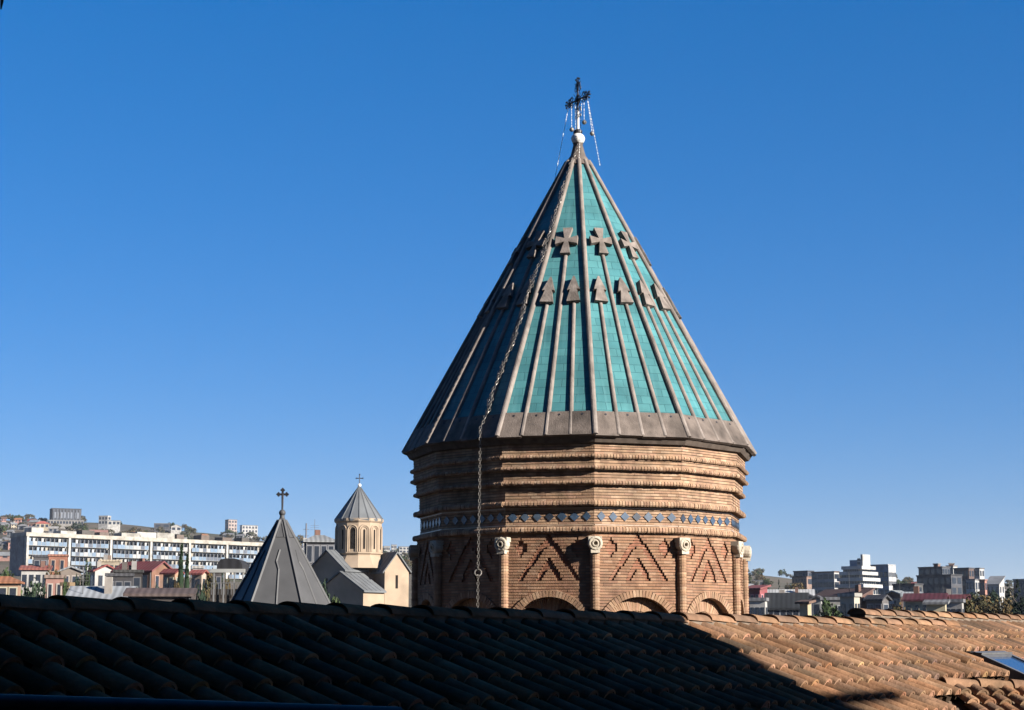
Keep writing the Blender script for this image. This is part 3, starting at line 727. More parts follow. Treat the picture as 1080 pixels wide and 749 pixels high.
cb = empty('hanging_cable', 'dark cable tip hanging into the top left corner of the photo', 'cable', tuple(at(1, 10, 3.0)))
p0 = at(1, 10, 3.0); mb = MB(); mb.tube([(0, 0, 0), at(2.0, 2, 3.0) - p0, at(2.5, -20, 3.0) - p0, at(2, -150, 2.6) - p0, Vector((-.9, .4, 2.6)) - p0], [.0012, .0032, .0032, .0032, .0032], 6); shade_auto(mb.build('cable', M_iron, cb), 60)
# dark handrail of the balcony at the foot of the photo
hr = empty('balcony_rail', 'dark metal balcony handrail along the bottom left edge, in shade', 'railing', (0, 0, -2.0))
PA, PB = at(-160, 741.0, 2.9), at(420, 757.0, 3.6)
mb = MB(); mb.tube([PA - Vector((0, 0, -2)), PB - Vector((0, 0, -2))], .022, 10); shade_auto(mb.build('handrail', M_iron, hr), 60)
mb = MB()
for i in range(10):
    p = PA.lerp(PB, i / 9) - Vector((0, 0, -2)); mb.tube([(p.x, p.y, p.z), (p.x, p.y, 1.0 - 2 + .1)], .01, 6)
mb.build('baluster', M_iron, hr)
# ------------------------------------------------------------------ the old town behind
rn = random.Random(11)
FAR = dict(rough=.95)
M_wall = mat('plaster_wall', None, var=.2, scale=.9, rough=.95, dirt=(.07, .06, .05), dscale=.35, damt=.5)
M_rf = mat('roofing', None, var=.22, scale=.5, rough=.8, dirt=(.05, .045, .04), dscale=.25, damt=.45)
def stripes(m, per=.55, amt=.3):            # standing seams / tile runs across the roof sheet, plus streaks
    t = m.node_tree; N = t.nodes; L = t.links; b = N['Principled BSDF']; src = b.inputs['Base Color'].links[0].from_socket
    tc = N.new('ShaderNodeTexCoord'); w = N.new('ShaderNodeTexWave'); w.bands_direction = 'X'; w.inputs['Scale'].default_value = .314 / per; w.inputs['Distortion'].default_value = .6; w.inputs['Detail'].default_value = 3
    L.new(tc.outputs['Object'], w.inputs['Vector']); mr = N.new('ShaderNodeMapRange'); mr.inputs[3].default_value = 1 - amt; mr.inputs[4].default_value = 1 + amt * .4
    L.new(w.outputs['Fac'], mr.inputs[0]); mx = N.new('ShaderNodeMix'); mx.data_type = 'RGBA'; mx.blend_type = 'MULTIPLY'; mx.inputs[0].default_value = 1
    L.new(src, mx.inputs[6]); L.new(mr.outputs[0], mx.inputs[7]); L.new(mx.outputs[2], b.inputs['Base Color'])
stripes(M_rf)
M_gl = glass_mat('far_glass', (.018, .022, .03), .15)
M_trim = mat('painted_trim', None, var=.1, scale=1, rough=.8)
M_leaf = mat('leaf', None, var=.3, scale=.9, rough=.9)
M_bark = mat('bark', (.05, .038, .028), var=.3, scale=4, rough=1)
WHITE, CREAM, GREY, DGREY, BROWN, RED, PINK, OCHRE, TERRA = (.26, .25, .235), (.27, .225, .165), (.12, .12, .125), (.045, .046, .052), (.085, .055, .042), (.11, .030, .028), (.22, .12, .10), (.2, .14, .08), (.19, .085, .045)

def bframe(Y, pxl, pxr, yaw, ratio):
    """world centre, width and depth of a block that spans two photo columns at distance Y"""
    xl, xr = ray(pxl, 620).x * Y, ray(pxr, 620).x * Y; A = xr - xl; r = R(yaw)
    w = A / (math.cos(r) + ratio * abs(math.sin(r))); return (xl + xr) / 2, w, w * ratio
def zpx(py, Y): return at(540, py, Y).z

def win(par, c, hx, n, hw_, hh, mats, fr=None, name='window'):
    mb = MB(); d = .07
    if fr is not None:
        mb.mi = 1; mb.box(c + n * .02, hx * (hw_ + .12), n * .06, (0, 0, hh + .12), fr); mb.mi = 0
        mb.box(c + n * .06, hx * hw_, n * .035, (0, 0, hh))
    else: mb.box(c + n * .02, hx * hw_, n * .05, (0, 0, hh))
    return mb.build(name, [mats, M_trim], par)

def block(name, label, cat, pxl, pxr, ytop, Y, yaw=10, ratio=.6, wall=WHITE, roof='flat', rcol=GREY, h=None, rows=2, cols=3, scols=1, ww=.32, wh=.30, frame=None, rh=None, group=None, over=.35, z0=None, floor=3.0, chim=0, ridge='x', parts=True, wcol=None):
    cx, w, d = bframe(Y, pxl, pxr, yaw, ratio); zt = zpx(ytop, Y - d * .3)
    gz = ground(cx, Y) - 1.0 if z0 is None else z0
    if frame is None and Y < 420 and sum(wall) < .5: frame = tuple(min(.26, x * 1.5 + .05) for x in wall)
    r = R(yaw); hx = Vector((1, 0, 0)); hy = Vector((0, 1, 0))
    root = empty(name, label, cat, (cx, Y, gz), r, group)
    H = zt - gz; rise = 0
    if roof in ('gable', 'hip', 'shed'): rise = rh if rh else min(w, d) * .28
    he = H - rise
    mb = MB()
    if roof == 'gable':
        if ridge == 'x':
            mb.prism([(-w/2, -d/2, 0), (-w/2, d/2, 0), (-w/2, d/2, he), (-w/2, 0, H - .02), (-w/2, -d/2, he)], (w, 0, 0), wall)
        else:
            mb.prism([(-w/2, -d/2, 0), (w/2, -d/2, 0), (w/2, -d/2, he), (0, -d/2, H - .02), (-w/2, -d/2, he)], (0, d, 0), wall)
    elif roof == 'shed':
        mb.prism([(-w/2, -d/2, 0), (-w/2, d/2, 0), (-w/2, d/2, H - .02), (-w/2, -d/2, he)], (w, 0, 0), wall)
    else: mb.bx(-w/2, w/2, -d/2, d/2, 0, he, wall)
    mb.build('wall', M_wall, root)
    mb = MB(); o = over; t = .22
    if roof == 'flat':
        mb.bx(-w/2 - o*.5, w/2 + o*.5, -d/2 - o*.5, d/2 + o*.5, he, he + .35, rcol)
    elif roof == 'gable':
        if ridge == 'x':
            sl = rise / (d / 2)
            for s in (-1, 1):
                a, b = Vector((-w/2 - o, 0, H)), Vector((-w/2 - o, s * (d/2 + o), he - o * sl))
                mb.prism([a, b, b + Vector((w + 2*o, 0, 0)), a + Vector((w + 2*o, 0, 0))], (0, 0, t), rcol)
        else:
            sl = rise / (w / 2)
            for s in (-1, 1):
                a, b = Vector((0, -d/2 - o, H)), Vector((s * (w/2 + o), -d/2 - o, he - o * sl))
                mb.prism([a, b, b + Vector((0, d + 2*o, 0)), a + Vector((0, d + 2*o, 0))], (0, 0, t), rcol)
    elif roof == 'hip':
        W2, D2 = w/2 + o, d/2 + o; rl = max(0, W2 - D2)
        E = [Vector((-W2, -D2, he)), Vector((W2, -D2, he)), Vector((W2, D2, he)), Vector((-W2, D2, he))]; T = [Vector((-rl - .05, 0, H)), Vector((rl + .05, 0, H))]
        mb.face([E[0], E[1], T[1], T[0]], rcol); mb.face([E[1], E[2], T[1]], rcol); mb.face([E[2], E[3], T[0], T[1]], rcol); mb.face([E[3], E[0], T[0]], rcol)
        mb.bx(-W2, W2, -D2, D2, he - .2, he - .01, rcol)
    else:
        mb.prism([(-w/2 - o, -d/2 - o, he), (w/2 + o, -d/2 - o, he), (w/2 + o, d/2 + o, H), (-w/2 - o, d/2 + o, H)], (0, 0, t), rcol)
    ro = mb.build('roof', M_rf, root)
    for i in range(chim):
        mb = MB(); x = (i + .5) / chim * w * .7 - w * .35; mb.bx(x - .35, x + .35, -.3, .3, H - rise * .6, H + 1.0, (.13, .07, .05)); mb.build('chimney', M_wall, ro)
    if parts and rows and he > 2:
        fl = min(floor, he / max(1, rows))
        for i in range(rows):
            zc = he - fl * (i + .52)
            if zc < .8: break
            for j in range(cols):
                x = -w/2 + w * (j + .5) / cols
                win(root, Vector((x, -d/2, zc)), hx, -hy, w / cols * ww, fl * wh, M_gl, frame)
            if scols:
                sgn = -1 if yaw > 0 else 1
                for j in range(scols):
                    y = -d/2 + d * (j + .5) / scols
                    win(root, Vector((sgn * w/2, y, zc)), hy, hx * sgn, d / scols * ww, fl * wh, M_gl, frame)
    if parts and Y < 420 and w > 3:
        q = random.Random(int(pxl * 31 + Y)); sgn = -1 if yaw > 0 else 1
        if roof != 'flat' and q.random() < .7:
            mb = MB(); x = q.uniform(-.3, .3) * w; mb.bx(x - .3, x + .3, -.25 + d * .1, .25 + d * .1, H - rise * .7, H + q.uniform(.5, 1.1), q.choice([(.12, .065, .05), (.2, .18, .16)])); mb.build('chimney', M_wall, ro)
        if roof == 'flat':
            mb = MB()
            for i in range(q.randint(1, 3)):
                x = q.uniform(-.4, .3) * w; y = q.uniform(-.3, .3) * d; a = q.uniform(.5, min(2.2, w * .3)); mb.bx(x, x + a, y, y + a, he + .352, he + .35 + q.uniform(.5, 1.3), q.choice([(.2, .19, .18), (.08, .07, .065), (.14, .10, .08)]))
            mb.build('roof_hut', M_wall, root)
        if q.random() < .6:
            mb = MB(); x = q.uniform(-.35, .35) * w; mb.tube([(x, 0, he), (x, 0, H + q.uniform(1.2, 2.4))], .03, 4, (.08, .08, .08)); zt_ = H + 1.1
            for i in range(3): mb.tube([(x - .5, 0, zt_ - .25 * i), (x + .5, 0, zt_ - .25 * i)], .018, 4, (.08, .08, .08))
            mb.build('aerial', M_trim, root)
        if q.random() < .5:
            mb = MB(); x = q.uniform(-.35, .35) * w; z = he * .75; mb.bx(x, x + .8, -d/2 - .4, -d/2 - .02, z, z + .55, (.24, .24, .235)); mb.build('air_conditioner', M_trim, root)
        if q.random() < .5:
            mb = MB(); x = w/2 * q.choice((-.96, .96)); mb.tube([(x, -d/2 - .08, 0), (x, -d/2 - .08, he - .1)], .06, 5, (.1, .1, .1)); mb.build('downpipe', M_trim, root)
    return root, w, d, H, he

# ---- trees
def crown_mesh(name, seed, W=1.0, Hh=1.0, n=900, leaf=.05, clumps=26, cols=((.035, .05, .02),), shape='round'):
    q = random.Random(seed); mb = MB(); cl = []
    for i in range(clumps):
        if shape == 'cypress':
            z = q.random() ** .9; r0 = .5 * W * (1 - z) ** .7 * (1 if z > .06 else .5); a = q.uniform(0, 6.28); rr = r0 * q.uniform(.2, .8)
            cl.append((Vector((rr * math.cos(a), rr * math.sin(a), z * Hh)), .10 * W * 1.6 * (1.15 - z), q.choice(cols), q.uniform(.75, 1.25)))
        elif shape == 'cone':
            z = q.random() ** 1.3; r0 = .5 * W * (1 - z); a = q.uniform(0, 6.28); rr = r0 * q.uniform(.3, 1)
            cl.append((Vector((rr * math.cos(a), rr * math.sin(a), (.1 + .9 * z) * Hh)), .15 * W * (1.1 - z), q.choice(cols), q.uniform(.7, 1.25)))
        else:
            a, b = q.uniform(0, 6.28), q.uniform(-.75, 1); rr = q.uniform(.45, 1) ** .6 * .38
            cl.append((Vector((W * rr * math.cos(a) * math.sqrt(1 - b * b), W * rr * math.sin(a) * math.sqrt(1 - b * b), Hh * (.58 + .38 * b * rr / .4))), q.uniform(.10, .19) * (W + Hh) / 2, q.choice(cols), q.uniform(.7, 1.3)))
    for i in range(n):
        c, r_, co, f = q.choice(cl); d = Vector((q.gauss(0, 1), q.gauss(0, 1), q.gauss(0, 1))).normalized() * r_ * q.uniform(.5, 1.0)
        p = c + d; nrm = (d.normalized() + Vector((q.gauss(0, .5), q.gauss(0, .5), q.gauss(0, .5)))).normalized()
        a = nrm.orthogonal().normalized(); a = Matrix.Rotation(q.uniform(0, 6.28), 3, nrm) @ a; b = nrm.cross(a); s = leaf * q.uniform(.6, 1.4); ff = f * q.uniform(.8, 1.2)
        mb.face([p - a * s, p - b * s * .6, p + a * s, p + b * s * .6], tuple(x * ff for x in co))
    if shape == 'cypress':
        co = cols[0]; mb.lathe([(.20 * W, .02), (.40 * W, .12), (.40 * W, .35), (.26 * W, .7), (.08 * W, .93), (.01, .98)], 9, col=tuple(x * .8 for x in co))
    return mb.mesh(name, M_leaf)
def trunk_mesh(name, seed, Hh=1.0, top=.5):
    q = random.Random(seed); mb = MB(); mb.tube([(0, 0, -.06), (q.uniform(-.02, .02), 0, .2), (q.uniform(-.03, .03), q.uniform(-.03, .03), top)], [.035, .028, .016], 6)
    for i in range(5):
        a = q.uniform(0, 6.28); z = q.uniform(.22, top); mb.tube([(0, 0, z), (.14 * math.cos(a), .14 * math.sin(a), z + .12), (.27 * math.cos(a), .27 * math.sin(a), z + .26)], [.016, .011, .005], 4)
    return mb.mesh(name, M_bark)
GREEN = ((.026, .040, .016), (.038, .052, .02), (.022, .034, .014)); AUT = ((.060, .044, .021), (.046, .042, .020), (.072, .050, .020)); DARK = ((.014, .023, .014), (.018, .028, .016)); SCRUB = ((.055, .05, .032), (.042, .044, .026), (.07, .058, .036))
CR = {'green': [crown_mesh('crown', 100 + i, 1, 1, 1100, .042, 26, GREEN) for i in range(3)], 'autumn': [crown_mesh('crown', 200 + i, 1, 1, 900, .042, 24, AUT) for i in range(3)],
      'dark': [crown_mesh('crown', 300 + i, .9, 1, 1100, .042, 26, DARK) for i in range(2)], 'cone': [crown_mesh('crown', 350 + i, .6, 1, 900, .04, 30, DARK, 'cone') for i in range(2)],
      'cypress': [crown_mesh('crown', 400 + i, .22, 1, 5200, .028, 70, ((.016, .030, .014), (.022, .038, .017)), 'cypress') for i in range(2)], 'scrub': [crown_mesh('crown', 500 + i, 1.1, .9, 340, .07, 16, SCRUB) for i in range(4)]}
TR = [trunk_mesh('trunk', i) for i in range(3)]
def tree(name, label, kind, px, ytop, Y, wpx, i=0, group=None, z=None, cat='tree', hmin=None):
    x = ray(px, 640).x * Y; gz = (ground(x, Y) if z is None else z) - .2; H = zpx(ytop, Y) - gz; W = wpx / FPX * Y * ((1.2 if kind == 'autumn' else 1.55) if Y < 260 and kind not in ('cypress', 'cone') else 1.35 if kind == 'cypress' else 1)
    if hmin: gz = max(gz, zpx(ytop, Y) - hmin); H = zpx(ytop, Y) - gz
    root = empty(name, label, cat, (x, Y, gz), rn.uniform(0, 6.28), group)
    w0 = {'cypress': .22, 'cone': .6, 'dark': .9}.get(kind, .95)
    for nm, me in (('crown', CR[kind][i % len(CR[kind])]), ('trunk', TR[i % 3])):
        o = bpy.data.objects.new(nm, me); COL.objects.link(o); o.parent = root; o.scale = (W / w0, W / w0, H)
    return root

ORD = ['leftmost', 'second', 'third', 'fourth', 'fifth', 'sixth', 'seventh', 'eighth', 'ninth', 'tenth', 'eleventh', 'twelfth', 'thirteenth', 'fourteenth', 'fifteenth', 'sixteenth', 'seventeenth', 'eighteenth', 'nineteenth', 'twentieth', 'twenty-first', 'twenty-second', 'twenty-third', 'twenty-fourth', 'twenty-fifth', 'twenty-sixth', 'twenty-seventh', 'twenty-eighth', 'twenty-ninth', 'thirtieth']

# ---- the small grey church (a cross plan with a drum and faceted cone)
CY = 190.0
M_ash = mat('sandstone', None, var=.12, scale=.6, rough=.95, bump=.3, bscale=4, dirt=(.10, .08, .06), dscale=.35, damt=.4)
M_lead = mat('grey_metal_roof', (.095, .10, .104), var=.15, scale=.5, rough=.6, dirt=(.06, .06, .06), dscale=.3, damt=.5)
CXc = ray(378.5, 560).x * CY; zg_ = ground(CXc, CY) - 1; pk = CY / FPX
ch = empty('stone_church', 'small sandstone church with grey conical dome and lit gable end, left of the big drum', 'church', (CXc, CY, 0))
SAND = (.25, .19, .136)
def cz(py): return zpx(py, CY)
rD = 24.0 * pk
mb = MB(); mb.lathe([(rD, cz(594)), (rD, cz(549))], 12, col=SAND, ph=R(4)); dr = mb.build('drum', M_ash, ch)
mb = MB(); mb.lathe([(rD * 1.03, cz(552)), (rD * 1.08, cz(550.5)), (rD * 1.08, cz(548)), (rD * .9, cz(547.5))], 12, col=SAND, ph=R(4)); mb.build('cornice', M_ash, dr)
mb = MB(); mb.lathe([(rD * 1.0, cz(586)), (rD * 1.07, cz(584.6)), (rD * 1.07, cz(583.4)), (rD * 1.0, cz(583))], 12, col=SAND, ph=R(4), cap=False); mb.build('plinth', M_ash, dr)
for k in range(12):
    th = R(4 + 30 * k + 15); n = Vector((math.sin(th), -math.cos(th), 0)); h = Vector((math.cos(th), math.sin(th), 0)); ap = rD * math.cos(R(15)); wv = ap * math.tan(R(15))
    for f_r, tr in ((.84, .10), (.55, .06)):     # two stepped arched mouldings round each face
        mb = MB(); zA, zB = cz(560.5), cz(583); ra = wv * f_r
        prof = [(-ra, zB)] + [(-ra * math.cos(math.pi * i / 10), zA + ra * math.sin(math.pi * i / 10)) for i in range(11)] + [(ra, zB)]
        P = [n * (ap + .03) + h * u + Vector((0, 0, z)) for u, z in prof]; mb.tube(P, tr, 5, SAND); mb.build('arch_moulding', M_ash, dr)
    mb = MB(); ww_ = wv * (.42 if k in (11, 2) else .17)
    mb.prism([n * (ap - .01) + h * u + Vector((0, 0, z)) for u, z in ((-ww_, zB + .3), (ww_, zB + .3), (ww_, zA), (ww_ * .6, zA + ww_ * .8), (-ww_ * .6, zA + ww_ * .8), (-ww_, zA))], n * .03); mb.build('window', M_dark, dr)
mb = MB(); zc0, zc1 = cz(549), cz(513); rc = 25.8 * pk
mb.lathe([(rc * .98, zc0 - .18), (rc, zc0), (.07, zc1)], 16, ph=R(6)); cn = mb.build('cone_roof', M_lead, ch)
for k in range(16):
    th = 6 + 22.5 * k; a = R(th); mb = MB(); mb.tube([(math.sin(a) * rc, -math.cos(a) * rc, zc0 + .03), (math.sin(a) * .06, -math.cos(a) * .06, zc1)], .06, 4); mb.build('seam', M_lead, cn)
mb = MB(); mb.sphere((0, 0, zc1 + .1), .2, 8, 6); mb.build('finial', M_white, ch)
mb = MB(); zt_ = cz(500.5); mb.tube([(0, 0, zc1 + .1), (0, 0, zt_)], .05, 5); zz_ = zc1 + (zt_ - zc1) * .68; mb.tube([(-.34, 0, zz_), (.34, 0, zz_)], .05, 5)
for p in ((-.34, 0, zz_), (.34, 0, zz_), (0, 0, zt_)): mb.sphere(p, .085, 6, 4)
mb.build('cross', M_iron, ch)
def gable(name, cxp, back, wpx, lpx, ang, yeave, yridge, col=SAND):
    """gabled arm, sizes in photo columns at the church's own distance: end wall centre, outward normal turned by ang, running back"""
    a = R(ang); e = Vector((-math.sin(a), math.cos(a), 0)); p = Vector((math.cos(a), math.sin(a), 0)); O = Vector(((cxp - 378.5) * pk, -back * pk, 0)); wd, ln = wpx * pk, lpx * pk
    zeave, zridge = cz(yeave), cz(yridge)
    mb = MB(); mb.prism([O - p * wd/2 + Vector((0, 0, zg_)), O + p * wd/2 + Vector((0, 0, zg_)), O + p * wd/2 + Vector((0, 0, zeave)), O + Vector((0, 0, zridge - .02)), O - p * wd/2 + Vector((0, 0, zeave))], e * ln, col)
    w_ = mb.build(name, M_ash, ch)
    mb = MB(); sl = (zridge - zeave) / (wd / 2)
    for s in (-1, 1):
        A0 = O - e * .2 + Vector((0, 0, zridge)); B0 = O - e * .2 + p * s * (wd / 2 + .3) + Vector((0, 0, zeave - .3 * sl)); mb.prism([A0, B0, B0 + e * (ln + .2), A0 + e * (ln + .2)], (0, 0, .17))
    ro = mb.build('arm_roof', M_lead, w_)
    for s in (-1, 1):
        for i in range(int(ln / .7)):
            f = .35 + i * .7; A0 = O + e * f + Vector((0, 0, zridge + .18)); B0 = O + e * f + p * s * (wd / 2 + .3) + Vector((0, 0, zeave - .3 * sl + .18))
            mb = MB(); mb.tube([A0, B0], .03, 4); mb.build('seam', M_lead, ro)
    return w_, O, e, p
w_, O, e, p = gable('gable_arm', 420.5, 26, 27.6, 46, 30, 602.5, 584.5)
mb = MB(); q = O + Vector((0, 0, cz(614.5))) - e * .01; mb.box(q, p * .13, e * .03, (0, 0, .68)); mb.build('slit_window', M_dark, w_)
w2, O2, e2, p2 = gable('nave', 348, 26, 48, 36, -36, 602, 582.5)
mb = MB(); q = O2 + Vector((0, 0, cz(618))) - e2 * .01; mb.box(q, p2 * .16, e2 * .03, (0, 0, .7)); mb.build('slit_window', M_dark, w2)
w3, O3, e3, p3 = gable('side_aisle', 364, 44, 62, 33, -36, 624.5, 605.5)
mb = MB(); s_ = 17 * pk; mb.bx(-s_, s_, -s_ * .6, s_ * 1.2, zg_, cz(594), SAND); mb.build('crossing', M_ash, ch)
mb = MB(); mb.lathe([(rD * 1.35, cz(600)), (rD * 1.03, cz(587.5))], 12, col=SAND, ph=R(4)); mb.build('crossing_roof', M_ash, ch)

# ---- the grey pointed belfry roof
BY = 38.0; bx_ = ray(296.5, 600).x * BY
bel = empty('belfry_spire', 'six-sided dark grey metal spire with a trefoil cross, lower left of the dome', 'spire', (bx_, BY, 0))
M_spire = mat('spire_metal', (.046, .0465, .049), var=.16, scale=2.5, rough=.6, dirt=(.035, .035, .036), dscale=1.2, damt=.6, spec=.3)
zs1 = at(297, 545.5, BY).z; zs0 = at(297, 650, BY).z; rs0 = 1.18; rs1 = .045
mb = MB(); mb.lathe([(rs0 + .06, zs0 - .06), (rs0, zs0), (rs1, zs1)], 6, ph=R(32)); sp = mb.build('spire_roof', M_spire, bel)
def spt(th, f): 
    r_ = rs0 + (rs1 - rs0) * f; z = zs0 + (zs1 - zs0) * f; a = R(th); return Vector((math.sin(a) * r_, -math.cos(a) * r_, z))
for k in range(6):
    mb = MB(); mb.tube([spt(32 + 60 * k, 0), spt(32 + 60 * k, .97)], .034, 5); mb.build('seam', M_spire, sp)
    def mid(f, off=0): A_, B_ = spt(32 + 60 * k, f), spt(92 + 60 * k, f); return A_.lerp(B_, .5 + off)
    mb = MB(); mb.tube([mid(0), mid(.46), mid(.54, -.10), mid(.66, .0)], .026, 5); mb.build('seam', M_spire, sp)
    mb = MB(); mb.tube([mid(.965), mid(.79, -.30), mid(.79, .30), mid(.965)], .018, 4); mb.build('seam', M_spire, sp)
mb = MB(); mb.sphere((0, 0, at(297, 541, BY).z), .072, 10, 8); mb.lathe([(.06, zs1 - .05), (.045, zs1 + .06)], 10); shade_auto(mb.build('ball', M_spire, bel), 60)
mb = MB(); z0_, z1_ = at(297, 540, BY).z, at(298, 516, BY).z; zc_ = at(298, 521.5, BY).z
mb.tube([(0, 0, z0_), (0, 0, zc_)], [.02, .028], 6)
mb.box((0, 0, zc_), (.075, 0, 0), (0, .014, 0), (0, 0, .022)); mb.box((0, 0, (zc_ + z1_) / 2 - .02), (.022, 0, 0), (0, .0142, 0), (0, 0, .075))
for (x, z) in ((-.085, zc_), (.085, zc_), (0, z1_ - .02)):
    for (dx, dz) in ((-.026, 0), (.026, 0), (0, .026), (0, -.026)):
        mb.lathe([(.024, -.013), (.024, .013)], 8, Matrix.Translation((x + dx, 0, z + dz)) @ Matrix.Rotation(math.pi / 2, 4, 'X'))
mb.build('cross', M_iron, bel)
mb = MB(); mb.lathe([(.95, -14), (.95, zs0 - .05)], 6, col=(.2, .15, .1), ph=R(32)); mb.build('belfry_wall', M_brick, bel)
# ------------------------------------------------------------------ left: the long white apartment slab
YA, YB = 600.0, 668.0
P0, P1 = at(26.5, 566.5, YA), at(276, 575.5, YB)
fr = (P1 - P0); fr.z = 0; Ls = fr.length; fr.normalize(); fn = Vector((fr.y, -fr.x, 0)); ztp = (P0.z + P1.z) / 2
sl_o = empty('apartment_slab', 'very long white apartment block with rows of pale blue balconies, below the left hill', 'apartment block', (P0.x, P0.y, 0))
zb0 = ztp - 22; dp_ = 9.0
def sb(mb, a0, a1, b0, b1, z0, z1, col):     # a along the front, b outwards from the front
    c = fr * ((a0 + a1) / 2) + fn * ((b0 + b1) / 2) + Vector((0, 0, (z0 + z1) / 2)); mb.box(c, fr * ((a1 - a0) / 2), fn * ((b1 - b0) / 2), (0, 0, (z1 - z0) / 2), col)
mb = MB(); sb(mb, 0, Ls, -dp_, 0, zb0, ztp, (.25, .24, .22)); mb.build('wall', M_wall, sl_o)
mb = MB(); sb(mb, -.3, Ls + .3, -dp_ - .3, 1.3, ztp, ztp + 1.3, (.25, .232, .20)); mb.build('cornice', M_wall, sl_o)
mb = MB(); sb(mb, -.32, 0, -dp_ - .1, -.4, zb0, ztp - .1, (.15, .15, .155)); mb.build('end_wall', M_wall, sl_o)
BLUE = (.10, .135, .18); nbay = 6; bl = Ls / nbay
q = random.Random(3)
for s in range(5):
    zt_s = ztp - 3.05 * s
    for b in range(nbay):
        a0 = b * bl + .9; a1 = (b + 1) * bl - .9
        mb = MB(); sb(mb, a0, a1, .02, .05, zt_s - 2.1, zt_s - .45, (.02, .022, .028))
        wn = mb.build('window_band', M_gl, sl_o)
        mb = MB()
        for i in range(9):
            x = a0 + (a1 - a0) * (i + .1) / 9
            if q.random() < .38: sb(mb, x, x + (a1 - a0) / 9 * .8, .06, .12, zt_s - 2.1, zt_s - .5, q.choice([(.24, .24, .24), (.16, .2, .25), (.2, .18, .15), (.28, .28, .27)]))
        if mb.f: mb.build('glazed_bay', M_trim, wn)
        mb = MB(); nc_ = 9
        for i in range(nc_):
            x = a0 + (a1 - a0) * i / nc_; x2 = a0 + (a1 - a0) * (i + 1) / nc_ - .18
            sb(mb, x, x2, .9, 1.0 + q.uniform(0, .15), zt_s - 2.98, zt_s - q.uniform(1.55, 1.75), q.choice([BLUE, BLUE, (.11, .15, .20), (.15, .175, .2), (.22, .22, .22), (.07, .08, .10)]))
            sb(mb, x2, x2 + .12, .1, 1.05, zt_s - 3.0, zt_s - .5, (.2, .195, .185))
        sb(mb, a0, a1, .03, 1.12, zt_s - 3.06, zt_s - 2.985, (.24, .235, .22)); mb.build('balcony', M_trim, sl_o)
for b in range(nbay + 1):
    mb = MB(); x = min(max(b * bl, .45), Ls - .45); sb(mb, x - .42, x + .42, .02, 1.2, zb0, ztp - .02, (.27, .26, .24)); mb.build('pier', M_wall, sl_o)
for i in range(11):
    x = 6 + i * (Ls - 14) / 10 + q.uniform(-2, 2); w_ = q.uniform(3, 8); hgt = q.uniform(1.2, 2.6)
    mb = MB(); sb(mb, x, x + w_, -9, -4, ztp + 1.3, ztp + 1.3 + hgt, q.choice([(.26, .25, .23), (.06, .055, .05), (.2, .19, .17), (.09, .07, .06)])); mb.build('roof_hut', M_wall, sl_o)

# left hill top
r_, w, d, H, he = block('glass_building', 'dark flat-roofed glass building standing on top of the left hill', 'building', 49, 83, 537, 1330, 24, .5, DGREY, 'flat', DGREY, rows=0)
for i in range(9):
    mb = MB(); x = -w/2 + w * (i + .5) / 9; mb.bx(x - .55, x + .55, -d/2 - .5, -d/2 + .1, 2, he - .5, (.06, .066, .078)); mb.build('column', M_wall, r_)
for i in range(4):
    mb = MB(); x = -w/2 + w * (i + .5) / 4; mb.bx(x - w * .09, x + w * .09, -d/2 - .3, -d/2 + .1, he - 7, he - 2.5, (.12, .13, .15)); mb.build('window', M_trim, r_)
block('terrace_building', 'long low grey terrace building just under the dark glass building', 'building', 47, 86, 549, 1290, 14, .3, (.16, .15, .14), 'flat', GREY, rows=1, cols=12, scols=0)
block('house', 'house with a bright red hip roof on the left hillside', 'house', 34, 50, 549.5, 1180, 16, .7, CREAM, 'hip', (.25, .075, .06), rows=1, cols=3)
block('house', 'white flat-roofed villa of stacked cubes, topmost on the hill right of the dark glass building', 'house', 102, 114, 544.5, 1290, -14, .7, WHITE, 'flat', WHITE, rows=2, cols=3)
block('house', 'low white house with dark openings beside the stacked white villa', 'house', 111, 125, 549.5, 1270, 14, .6, WHITE, 'flat', GREY, rows=1, cols=3)
block('house', 'wide pale house with low pink gable roof above the apartment slab', 'house', 92, 112, 559, 1000, 12, .6, CREAM, 'gable', PINK, rows=1, cols=4)
block('house', 'dark flat-roofed house with white frame on the ridge of the left hill', 'house', 160, 178, 552.5, 1330, 12, .5, DGREY, 'flat', GREY, rows=1, cols=2)
block('house', 'pale house with two gables on the ridge, right of the dark framed house', 'house', 178, 190, 553.5, 1320, 12, .7, WHITE, 'gable', (.2, .2, .2), rows=1, cols=2, ridge='y')
block('house', 'long brown-roofed hall just above the right end of the apartment slab', 'house', 226, 262, 570.5, 900, 16, .4, CREAM, 'gable', BROWN, rows=1, cols=6)
block('house', 'white house with wide low gable above the middle of the apartment slab', 'house', 176, 196, 567, 950, 14, .6, WHITE, 'gable', (.2, .19, .18), rows=1, cols=3)
block('tower_block', 'taller narrow pink and white tower block on the skyline', 'tower block', 235.5, 248.5, 548.5, 1500, 34, .9, (.25, .2, .18), 'flat', GREY, rows=6, cols=3, scols=2, ww=.3, wh=.28)
block('tower_block', 'shorter wide white tower block on the skyline behind the spire', 'tower block', 251.5, 270.5, 554.5, 1480, 24, .5, (.27, .26, .25), 'flat', GREY, rows=5, cols=5, scols=2, ww=.28, wh=.28)
